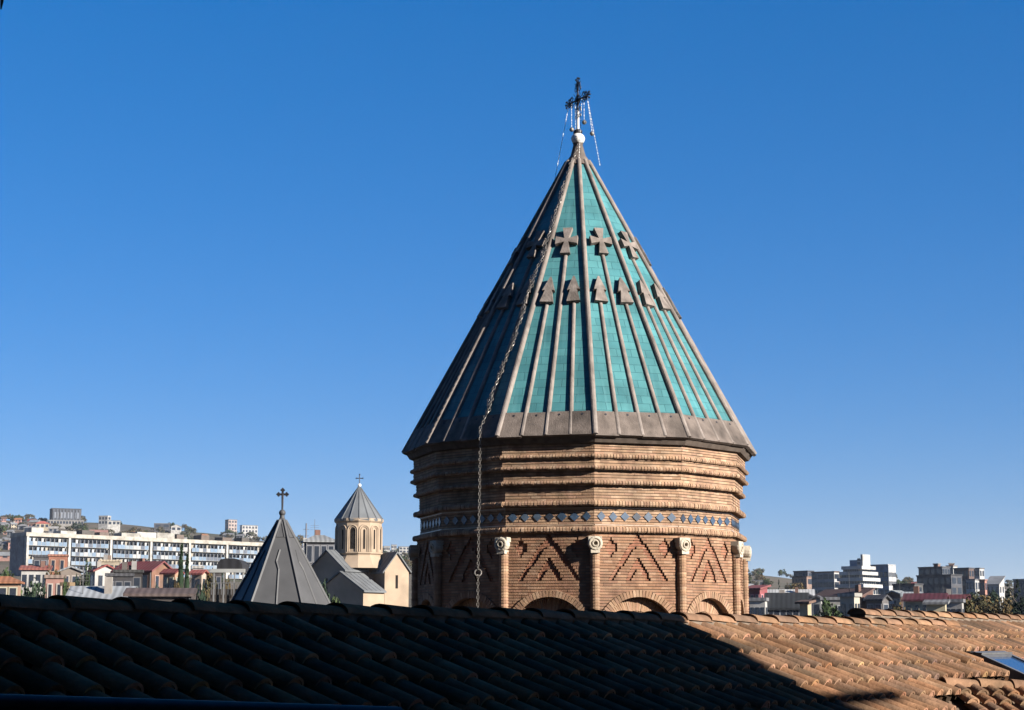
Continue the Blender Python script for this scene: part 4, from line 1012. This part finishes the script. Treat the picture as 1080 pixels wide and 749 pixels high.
# scattered hillside houses, labels by place along the hill
specs = []
qq = random.Random(21)
for i in range(64):
    px = qq.uniform(-6, 320) if i < 34 else qq.uniform(-6, 40); Yh = qq.choice([760, 840, 930, 1020, 1110, 1200, 1270]) + qq.uniform(-30, 30)
    if 46 < px < 86 and Yh > 1150: continue
    specs.append((px, Yh, 'left'))
for i in range(40):
    px = qq.uniform(786, 1085); Yh = qq.choice([620, 720, 840, 960, 1100, 1230]) + qq.uniform(-30, 30); specs.append((px, Yh, 'right'))
names = {WHITE: 'white', CREAM: 'cream', GREY: 'grey', OCHRE: 'ochre', PINK: 'pink', (.16, .15, .14): 'pale grey'}
rnames = {BROWN: 'brown', GREY: 'grey', (.15, .155, .16): 'light metal', TERRA: 'terracotta', RED: 'dark red', (.2, .19, .18): 'pale'}
cnt = {}
for px, Yh, side in sorted(specs):
    wc = qq.choice([WHITE, CREAM, GREY, GREY, (.16, .15, .14), (.16, .15, .14), OCHRE, PINK]); rc_ = qq.choice([BROWN, GREY, GREY, (.15, .155, .16), (.15, .155, .16), TERRA, RED, (.2, .19, .18)]); rf = qq.choice(['gable', 'hip', 'flat', 'gable']); wpx = qq.uniform(7, 15) * 1000 / Yh
    x = ray(px, 600).x * Yh; gz = ground(x, Yh); hh = qq.uniform(3.0, 5.8); ytop = 374.5; 
    ztopw = gz + hh; py = HOR - ztopw / Yh * FPX * 1.0
    key = (side, names[wc], rnames[rc_], rf); cnt[key] = cnt.get(key, 0) + 1
    k = cnt[key]; place = ORD[k - 1]
    lab = f"{names[wc]} house with {rnames[rc_]} {rf} roof, {place} such from left on {side} hillside"
    block('hillside_house', lab, 'house', px - wpx / 2, px + wpx / 2, py, Yh, qq.choice([-22, -10, 8, 14, 20, 28]), qq.uniform(.55, .9), wc, rf, rc_, rows=2, cols=2, scols=1, ww=.25, wh=.28, group='houses scattered over the far hillsides', over=.5)

# ---- left, nearer roofs (between the slab and the dark roof)
block('brick_house', 'low brick house with bright orange tile roof at the left edge', 'house', -12, 21.5, 607.5, 185, 8, .7, (.2, .13, .09), 'hip', (.20, .085, .045), rows=1, cols=3)
block('brick_building', 'orange brick upper floor with dark window, in front of the slab', 'house', 50, 70.5, 587, 300, 10, .7, (.2, .085, .055), 'flat', (.17, .08, .055), rows=1, cols=2, ww=.18)
block('dark_house', 'blackish glazed house left of the orange brick upper floor', 'house', 33.5, 50, 587.5, 305, 12, .7, DGREY, 'flat', DGREY, rows=2, cols=2)
block('white_house', 'white walled house under a thin red roof below the orange brick floor', 'house', 22, 52, 597.5, 262, 10, .5, WHITE, 'shed', (.2, .07, .055), rows=2, cols=4)
block('metal_roof_house', 'house with plain grey sheet metal gable roof left of the red gabled house', 'house', 60, 86, 598.5, 245, 20, .7, (.12, .1, .085), 'gable', (.16, .165, .17), rows=1, cols=2, ridge='y')
block('gabled_house', 'white gabled house trimmed in red roofing, in front of the slab', 'house', 94, 124, 597, 262, 28, .8, WHITE, 'gable', (.17, .045, .04), rows=2, cols=2, ridge='y', ww=.18)
block('white_house', 'flat cream house with long parapet behind the red trimmed gabled house', 'house', 104, 126, 592.5, 330, 8, .5, CREAM, 'flat', CREAM, rows=1, cols=4)
block('red_roof_house', 'big brown-red house under a maroon roof with sunlit right gable', 'house', 120, 181, 593.5, 235, -30, .62, (.12, .065, .045), 'gable', (.12, .032, .034), rows=2, cols=3, scols=2, ww=.16)
block('red_roof_annex', 'small maroon-roofed annex right of the big brown-red house', 'house', 172, 190, 601.5, 228, -26, .7, (.24, .15, .10), 'gable', (.14, .036, .034), rows=1, cols=2, scols=1, ww=.2)
block('flat_shed', 'broad pale blue-grey flat metal roof at the foot of the left houses', 'shed', 74, 139, 620, 150, 4, .55, (.10, .095, .09), 'shed', (.19, .20, .21), rows=0, rh=1.4)
block('low_shed', 'dark low shed with brown roof edge beneath the cypresses', 'shed', 136, 203, 622.5, 140, 6, .35, (.035, .03, .03), 'shed', (.075, .055, .05), rows=0, rh=.5)
block('dark_shed', 'dark low building between the white gable and the brown-red house', 'shed', 112, 140, 608, 205, 8, .6, (.03, .03, .034), 'flat', DGREY, rows=1, cols=3)
block('pink_house', 'small pink house half hidden behind the dark green tree', 'house', 48, 68, 610, 190, 10, .6, PINK, 'flat', (.16, .12, .10), rows=1, cols=2, ww=.18)
block('yellow_house', 'narrow sunlit yellow wall right of the small pink house', 'house', 66, 76, 618, 178, -20, .8, (.24, .19, .12), 'flat', OCHRE, rows=0)
block('red_cottage', 'small cottage with bright red roof right of the cypresses', 'house', 202, 217, 602.5, 225, -24, .7, (.25, .2, .16), 'gable', (.22, .065, .055), rows=1, cols=2, ww=.2)
block('white_annex', 'white box annex behind the small red cottage', 'house', 203, 214, 599.5, 250, 8, .6, WHITE, 'flat', WHITE, rows=1, cols=2)
# pavilion with a dark rounded roof on a white beam
Yp = 120.0; xp = ray(246, 600).x * Yp
pv = empty('pavilion', 'rooftop terrace under a dark rounded canopy on a white beam, left of the spire', 'pavilion', (xp, Yp, 0))
zz0, zz1, zz2 = zpx(640, Yp), zpx(603, Yp), zpx(590, Yp); hwp = 13.5 / FPX * Yp
mb = MB(); mb.prism([(x, -1.6, zz1 + (zz2 - zz1) * f) for x, f in ((-hwp, 0), (hwp, 0), (hwp * .95, .55), (hwp * .72, .9), (hwp * .3, 1), (-hwp * .3, 1), (-hwp * .72, .9), (-hwp * .95, .55))], (0, 3.2, 0), (.018, .018, .02)); mb.build('canopy', M_rf, pv)
mb = MB(); mb.bx(-hwp * 1.35, hwp * 1.2, -1.75, -1.5, zz1 - .12, zz1 + .12, (.2, .2, .19)); mb.build('beam', M_trim, pv)
for x in (-1.15, -.4, .4, 1.05):
    mb = MB(); mb.bx(hwp * x - .04, hwp * x + .04, -1.7, -1.62, zz0 - 1, zz1 - .12, (.12, .12, .12)); mb.build('post', M_trim, pv)
mb = MB(); mb.bx(-hwp * 1.5, hwp * 1.6, -1.4, 3, zz0 - 8, zpx(622, Yp), (.04, .034, .03)); mb.build('terrace_wall', M_wall, pv)
mb = MB()
for i in range(12): x = -hwp * 1.3 + i * hwp * .25; mb.bx(x - .015, x + .015, -1.72, -1.7, zpx(628, Yp), zpx(616, Yp), (.1, .1, .1))
mb.bx(-hwp * 1.4, hwp * 1.5, -1.73, -1.69, zpx(616, Yp), zpx(615.4, Yp), (.1, .1, .1)); mb.build('railing', M_trim, pv)
# house behind the small church
block('hip_roof_house', 'dark house with pale grey hip roof directly behind the small church', 'house', 319, 353, 564, 210, 12, .7, (.05, .05, .055), 'hip', (.17, .175, .18), rows=2, cols=4, rh=.7)
r_, w, d, H, he = block('white_roof_house', 'lower white house with two white chimneys in front of the dark hip-roofed house', 'house', 313, 338, 577, 236, 8, .6, (.2, .2, .2), 'shed', (.22, .22, .22), rows=1, cols=4)
for x in (-.2, .3): mb = MB(); mb.bx(w * x - .25, w * x + .25, -d/2 + .4, -d/2 + .9, he - 1, H + 1.2, WHITE); mb.build('chimney', M_wall, r_)
Ym = 300.0; xm = ray(323, 560).x * Ym
ma = empty('antenna_mast', 'thin lattice antenna mast right of the spire', 'mast', (xm, Ym, ground(xm, Ym)))
mb = MB(); zt = zpx(552, Ym) - ground(xm, Ym); mb.tube([(0, 0, 0), (0, 0, zt)], [.22, .12], 5, (.1, .1, .11))
for i in range(6): mb.tube([(-.5, 0, zt - 1 - i * 1.1), (.5, 0, zt - 1 - i * 1.1)], .05, 4, (.1, .1, .11))
mb.build('mast', M_trim, ma)
# far white blocks between church and drum
for i, (a, b, yt, lab) in enumerate(((404, 411, 576.5, 'leftmost far white apartment block in the gap between church and drum'), (412, 418, 575, 'middle far white apartment block in the gap between church and drum'), (419.5, 432, 577, 'widest far white apartment block in the gap between church and drum'))):
    block('apartment_block', lab, 'apartment block', a, b, yt, 1150 + i * 30, 14, .5, (.24, .235, .225), 'flat', GREY, rows=4, cols=3, group='far blocks beside the drum')

# ---- left trees
tree('round_tree', 'dense dark green tree among the roofs at the far left', 'dark', 37, 606, 165, 27, 0, z=-4)
tree('cypress', 'taller left cypress of the pair by the brown-red house', 'cypress', 189.7, 576, 215, 8.2, 0)
tree('cypress', 'shorter right cypress of the pair by the brown-red house', 'cypress', 196.2, 586, 212, 7.4, 1)
tree('autumn_tree', 'ochre tree right of the small red cottage', 'autumn', 221, 602, 215, 20, 0)
tree('autumn_tree', 'small ochre bush at the foot of the cypress pair', 'autumn', 184, 610, 205, 10, 1)
tree('autumn_tree', 'yellow-green tree above the dark round tree at far left', 'autumn', 53, 598, 240, 18, 2)
tree('round_tree', 'green tree beside the pale blue-grey shed roof', 'green', 69, 612, 170, 12, 0)
tree('round_tree', 'dark shrub in front of the pavilion left of the spire', 'dark', 212, 614, 150, 14, 1)
tree('round_tree', 'dark tree behind the far right arm of the small church', 'dark', 412, 577.5, 700, 26, 0)

for i, (px, yt, Y, w, k, lab) in enumerate(((6, 600, 240, 22, 'green', 'green tree behind the orange tile roof at the far left'), (82, 606, 225, 14, 'dark', 'dark bush between the grey sheet metal gable and the red trimmed house'), (150, 616, 150, 16, 'dark', 'dark bush in front of the brown-red house'), (168, 618, 150, 14, 'green', 'green bush at the foot of the brown-red house gable'),
        (228, 612, 150, 14, 'green', 'green bush in front of the pavilion terrace'), (238, 606, 190, 10, 'autumn', 'ochre shrub showing under the pavilion canopy'), (92, 590, 330, 12, 'green', 'green tree against the slab, left of the red trimmed house'), (140, 588, 340, 12, 'autumn', 'ochre tree against the slab behind the brown-red house'),
        (232, 588, 340, 13, 'dark', 'dark tree against the slab above the pavilion canopy'), (338, 612, 150, 20, 'dark', 'dark bush at the spire, in front of the church nave'), (352, 618, 145, 16, 'green', 'green bush in front of the church side aisle'))):
    tree('leafy_tree', lab, k, px, yt, Y, w, i)
block('black_shed', 'blackish flat shed under the red roof right of the white gabled house', 'shed', 120, 150, 604, 222, 8, .5, (.02, .018, .018), 'flat', (.03, .03, .03), rows=1, cols=3)
block('black_house', 'dark house with white balcony line left of the pavilion canopy', 'house', 214, 234, 604, 260, 10, .6, (.035, .032, .034), 'flat', (.16, .16, .16), rows=1, cols=3)
# ---- right side
block('red_house', 'crimson house right beside the drum', 'house', 786, 809, 618.5, 225, -44, .7, (.17, .05, .055), 'shed', (.14, .05, .05), rows=2, cols=3, scols=2, ww=.22)
block('white_box', 'small white and blue kiosk-like house under the crimson house', 'house', 790, 809, 634, 190, -20, .6, WHITE, 'flat', GREY, rows=1, cols=3)
block('long_shed', 'long shed with white metal roof above the dark grey roof', 'shed', 803, 858, 622.5, 330, -8, .3, (.13, .12, .11), 'shed', (.27, .27, .265), rows=0, rh=1.6)
block('grey_roof_house', 'house with dark slate roof and glazed front just above the tiled ridge', 'house', 808, 851, 627, 205, -12, .5, (.15, .155, .16), 'gable', (.020, .022, .025), rows=1, cols=6, rh=1.3, ww=.4, wh=.36)
block('yellow_wall_house', 'narrow house with sunlit yellowish end wall in front of small grey gables', 'house', 843, 855, 635, 170, -38, .8, (.28, .22, .14), 'shed', BROWN, rows=0)
block('gabled_shed', 'left one of two small grey gabled sheds', 'shed', 847, 857, 627.5, 220, -20, .9, (.18, .18, .18), 'gable', (.07, .07, .075), rows=1, cols=1, ridge='y')
block('gabled_shed', 'right one of two small grey gabled sheds', 'shed', 857, 867, 629.5, 215, -20, .9, (.2, .2, .19), 'gable', (.07, .07, .075), rows=1, cols=1, ridge='y')
block('dark_building', 'dark blue-grey building with trees on top, left of the white stepped block', 'building', 838, 858, 603, 700, -50, .5, (.06, .065, .08), 'flat', DGREY, rows=2, cols=3)
block('brown_building', 'brown-topped long house under the dark blue-grey building', 'building', 836, 858, 609, 640, -48, .6, (.16, .11, .09), 'flat', BROWN, rows=1, cols=5)
block('office_block', 'wide office with white left pier, dark glass bands and brown top', 'office', 857.5, 884, 604, 560, -46, .3, (.24, .23, .22), 'flat', BROWN, rows=5, cols=4, ww=.44, wh=.3)
r_, w, d, H, he = block('stepped_block', 'white stepped terrace block like a pyramid with a tower on top', 'apartment block', 883, 929, 628, 520, -40, 1.25, WHITE, 'flat', WHITE, rows=0)
zz = he; sx0, sx1 = -w/2, w/2; gzz = r_.location.z
tops = [617.5, 610.5, 604, 598]; q = random.Random(5)
for i, tp in enumerate(tops):
    z1 = zpx(tp, 515) - gzz; sx1 -= w * .085; f0, f1 = -d/2 + i * d * .10, d/2
    mb = MB(); mb.bx(sx0 + .2 * i, sx1, f0, f1, zz, z1 - .6, (.25, .245, .235)); mb.build('storey', M_wall, r_)
    mb = MB(); mb.bx(sx0 + .2 * i - .4, sx1 + 1.6, f0 - 1.2, f1, z1 - .6, z1 + .35, (.28, .275, .265)); mb.build('parapet', M_wall, r_)
    for j in range(7):
        x = sx0 + (sx1 - sx0) * (j + .5) / 7; win(r_, Vector((x, f0, (zz + z1) / 2 - .2)), Vector((1, 0, 0)), Vector((0, -1, 0)), (sx1 - sx0) / 7 * .38, (z1 - zz) * .27, M_gl)
    for j in range(7): win(r_, Vector((sx1, f0 + (f1 - f0) * (j + .5) / 7, (zz + z1) / 2 - .2)), Vector((0, 1, 0)), Vector((1, 0, 0)), (f1 - f0) / 7 * .36, (z1 - zz) * .27, M_gl)
    zz = z1 + .35
zt1, zt2 = zpx(590, 515) - gzz, zpx(586.5, 515) - gzz
mb = MB(); mb.bx(-w * .28, w * .02, -d * .1, d * .35, zz, zt1, (.10, .14, .19)); mb.build('glass_box', M_trim, r_)
mb = MB(); mb.bx(w * .03, w * .26, -d * .12, d * .3, zz, zt2 - .8, (.26, .255, .245)); mb.bx(w * .19, w * .27, -d * .13, d * .31, zz, zt2 + .6, (.28, .275, .265)); tw_ = mb.build('roof_tower', M_wall, r_)
for zf in (.3, .7): win(r_, Vector((w * .11, -d * .12, zz + (zt2 - zz) * zf)), Vector((1, 0, 0)), Vector((0, -1, 0)), w * .055, (zt2 - zz) * .12, M_gl)
for j in range(6): win(r_, Vector((-w/2 + w * (j + .5) / 6, -d/2, he - 2.0)), Vector((1, 0, 0)), Vector((0, -1, 0)), w / 6 * .32, .8, M_gl)
block('office_tower', 'blue-grey office slab with white sunlit side and rows of windows', 'office', 919, 944.5, 596.5, 620, -42, .72, (.13, .16, .20), 'flat', (.2, .2, .2), rows=0)
r_ = [o for o in COL.objects if o.name.startswith('office_tower')][0]
_, w, d = bframe(620, 919, 944.5, -42, .72); H = zpx(596.5, 620 - d * .3) - r_.location.z
mb = MB(); mb.bx(w/2, w/2 + .25, -d/2, d/2, 2, H - .05, (.27, .27, .27)); mb.build('white_side', M_wall, r_)
for i in range(4):
    for j in range(6): win(r_, Vector((w/2 + .25, -d/2 + d * (j + .5) / 6, H - 3.2 - i * 3.0)), Vector((0, 1, 0)), Vector((1, 0, 0)), d / 6 * .33, .75, M_gl)
    for j in range(4): win(r_, Vector((-w/2 + w * (j + .5) / 4, -d/2, H - 3.2 - i * 3.0)), Vector((1, 0, 0)), Vector((0, -1, 0)), w / 4 * .38, .9, M_gl)
block('brown_hall', 'large reddish brown gabled wall below the white stepped block', 'hall', 861, 917, 622.5, 235, -50, .3, (.085, .05, .042), 'shed', (.07, .045, .04), rows=0, rh=1.0, over=.15)
block('white_cottage', 'white balcony cottage in front of the reddish brown wall', 'house', 886, 906, 629.5, 175, -44, .6, (.25, .23, .19), 'flat', (.2, .19, .17), rows=2, cols=2, scols=2, ww=.24)
block('grey_wall', 'low grey wall house behind the round green bush', 'house', 866, 892, 633, 200, -12, .4, (.15, .145, .135), 'flat', GREY, rows=1, cols=2, ww=.12)
block('dark_roof_house', 'dark roofed house right of the reddish brown wall', 'house', 914, 936, 629, 230, -46, .6, (.08, .075, .075), 'gable', (.045, .045, .05), rows=1, cols=2)
block('brick_gable_house', 'brown gabled house with pale sheet metal roof in the middle of the right roofs', 'house', 934, 957, 624, 300, -48, .6, (.10, .065, .05), 'gable', (.17, .18, .18), rows=1, cols=2, ridge='y')
block('metal_roof_house', 'pale sheet metal roof right of the brown gabled house', 'house', 951, 972, 625.5, 290, -12, .6, (.07, .065, .06), 'gable', (.18, .19, .195), rows=1, cols=3)
block('maroon_roof_house', 'long house with maroon gable roof and cream end wall, left of the white cube', 'house', 954, 998, 627.5, 215, -22, .45, (.27, .24, .18), 'gable', (.06, .02, .027), rows=1, cols=5, scols=2, ww=.2)
block('maroon_roof_house', 'second maroon-roofed house, behind and to the right', 'house', 984, 1022, 628.5, 260, -16, .5, (.12, .10, .09), 'gable', (.065, .02, .024), rows=1, cols=4)
block('cream_house', 'cream house with sunlit wall in front of the brown trees', 'house', 976, 998, 634.5, 180, -20, .6, (.27, .235, .16), 'shed', (.12, .12, .12), rows=1, cols=3, ww=.16)
block('grey_house', 'small grey-white house under the second maroon roof', 'house', 996, 1016, 635.5, 185, -24, .6, (.2, .19, .18), 'flat', GREY, rows=1, cols=3)
block('dark_complex', 'large dark grey apartment complex with two chimneys, right skyline', 'apartment block', 971, 1001, 599, 560, -50, .45, (.055, .06, .07), 'flat', (.06, .06, .065), rows=6, cols=4, scols=3, ww=.34)
block('dark_complex_wing', 'dark lower wing in front of the large dark complex', 'apartment block', 970, 1012, 607.5, 540, -52, .4, (.05, .052, .06), 'flat', DGREY, rows=4, cols=6, scols=2, ww=.34)
block('rooftop_tower', 'small paired brown lift tower on the dark complex, left one', 'tower', 985.5, 992.5, 595.5, 575, -46, .8, (.15, .09, .075), 'flat', (.2, .19, .18), rows=0)
block('white_top_block', 'white top floors with brown tower rising behind the dark complex', 'apartment block', 999, 1010.5, 597.5, 600, -46, 1.0, (.26, .255, .245), 'flat', GREY, rows=3, cols=3, scols=2)
block('rooftop_tower', 'small paired brown lift tower above the white top floors, right one', 'tower', 1001.5, 1007.5, 595, 610, -10, .8, (.15, .09, .075), 'flat', (.2, .19, .18), rows=0)
block('brown_block', 'brown-black apartment block right of the white top floors', 'apartment block', 1008, 1027, 600, 580, -50, .5, (.075, .055, .05), 'flat', DGREY, rows=4, cols=4, scols=2)
block('white_block', 'white apartment block with dark roof boxes, behind the salmon house', 'apartment block', 1025.5, 1039, 600, 620, -42, 1.2, (.25, .245, .235), 'flat', GREY, rows=4, cols=3, scols=2)
block('white_block', 'lower white house with blue window front, below the brown-black block', 'apartment block', 1019, 1034, 612, 500, -44, 1.0, (.25, .245, .24), 'flat', GREY, rows=3, cols=3, scols=2)
block('salmon_house', 'narrow salmon pink house on the right skyline', 'house', 1033, 1041, 612.5, 480, -40, .8, (.24, .12, .095), 'flat', PINK, rows=3, cols=2)
block('white_house', 'bright white stepped house with sloped roof line at far right', 'house', 1040, 1059, 608, 560, -44, .7, (.28, .275, .265), 'shed', (.27, .265, .255), rows=2, cols=3, scols=2, rh=2.6, ww=.2)
block('grey_block', 'grey flat building cut by the right edge of the photo', 'building', 1070, 1092, 612, 480, -48, .6, (.11, .115, .12), 'flat', (.2, .2, .2), rows=3, cols=4)
block('low_dark_house', 'low dark house between the office slab and the dark complex', 'house', 943, 972, 617, 480, -50, .5, (.06, .062, .065), 'flat', DGREY, rows=2, cols=5)
for i, (px, yt, Y, w, k, lab) in enumerate(((873, 632.5, 165, 26, 'green', 'round leafy green bush just above the sunlit ridge'), (845, 613, 520, 22, 'autumn', 'brown autumn tree below the dark blue-grey building'), (833, 615, 540, 16, 'autumn', 'lighter brown tree left of the brown autumn tree'), (956, 612.5, 520, 22, 'dark', 'dark tree crown left of the dark complex'), (966, 615, 500, 16, 'dark', 'smaller dark tree touching the dark complex'),
        (1020, 629, 210, 26, 'autumn', 'brownish tree nearest the second maroon roof'), (1036, 626, 220, 34, 'autumn', 'wide brown-green tree in the middle of the right tree row'), (1053, 628, 215, 28, 'autumn', 'brown-green tree left of the dark conifers'), (1006, 631, 200, 16, 'dark', 'dark bush beside the cream house'),
        (1064, 617, 330, 16, 'cone', 'left dark conifer near the right edge'), (1074, 612, 340, 18, 'cone', 'right dark conifer at the right edge'), (1046, 622, 300, 24, 'dark', 'broad dark tree behind the brown-green trees'), (1028, 621, 320, 18, 'dark', 'dark tree under the white house with blue windows'), (1078, 628, 230, 24, 'dark', 'dark tree mass at the right edge of the photo'),
        (822, 612, 640, 7, 'cone', 'small dark pointed conifer on the skyline right of the drum'), (946, 637, 170, 30, 'autumn', 'olive shrubs in front of the brown gabled house'), (808, 612, 620, 9, 'dark', 'dark tree beside the white house near the drum'))):
    tree('conifer' if k == 'cone' else 'autumn_tree' if k == 'autumn' else 'leafy_tree', lab, k, px, yt, Y, w, i)
# scrub and small trees over the hills: single meshes, many copies
cnt = 0
ms = CR['scrub'] + CR['green'][:1] + CR['dark'][:1] + CR['autumn'][:1]
for i in range(290):
    if i < 200: px = qq.uniform(-20, 440); Yh = qq.uniform(700, 1395)
    else: px = qq.uniform(784, 1100); Yh = qq.uniform(560, 1395)
    if qq.random() < .3: Yh = qq.uniform(1340, 1400)
    x = ray(px, 600).x * Yh; o = bpy.data.objects.new('hill_tree', qq.choice(ms)); COL.objects.link(o)
    s = qq.uniform(4, 8.5); o.location = (x, Yh, ground(x, Yh) - .6); o.scale = (s * 1.25, s * 1.25, s); o.rotation_euler = (0, 0, qq.uniform(0, 6.28))
    tag(o, 'small scrubby tree on the left hillside' if i < 200 else 'small scrubby tree on the right hillside', 'tree', 'scrub trees over the left hillside' if i < 200 else 'scrub trees over the right hillside')
# ------------------------------------------------------------------ the slightly hazy air over the city
mb = MB(); mb.bx(-2800, 2800, -420, 5020, -17.5, 135)
hz = mb.build('haze', [])
hm = bpy.data.materials.new('haze_air'); hm.use_nodes = True; n_ = hm.node_tree.nodes; n_.remove(n_['Principled BSDF'])
pv_ = n_.new('ShaderNodeVolumePrincipled'); pv_.inputs['Color'].default_value = (.80, .88, 1.0, 1); pv_.inputs['Density'].default_value = .00004; pv_.inputs['Anisotropy'].default_value = .0
hm.node_tree.links.new(pv_.outputs[0], n_['Material Output'].inputs['Volume']); hz.data.materials.append(hm)
tag(hz, 'thin bluish haze over the town', kind='stuff')
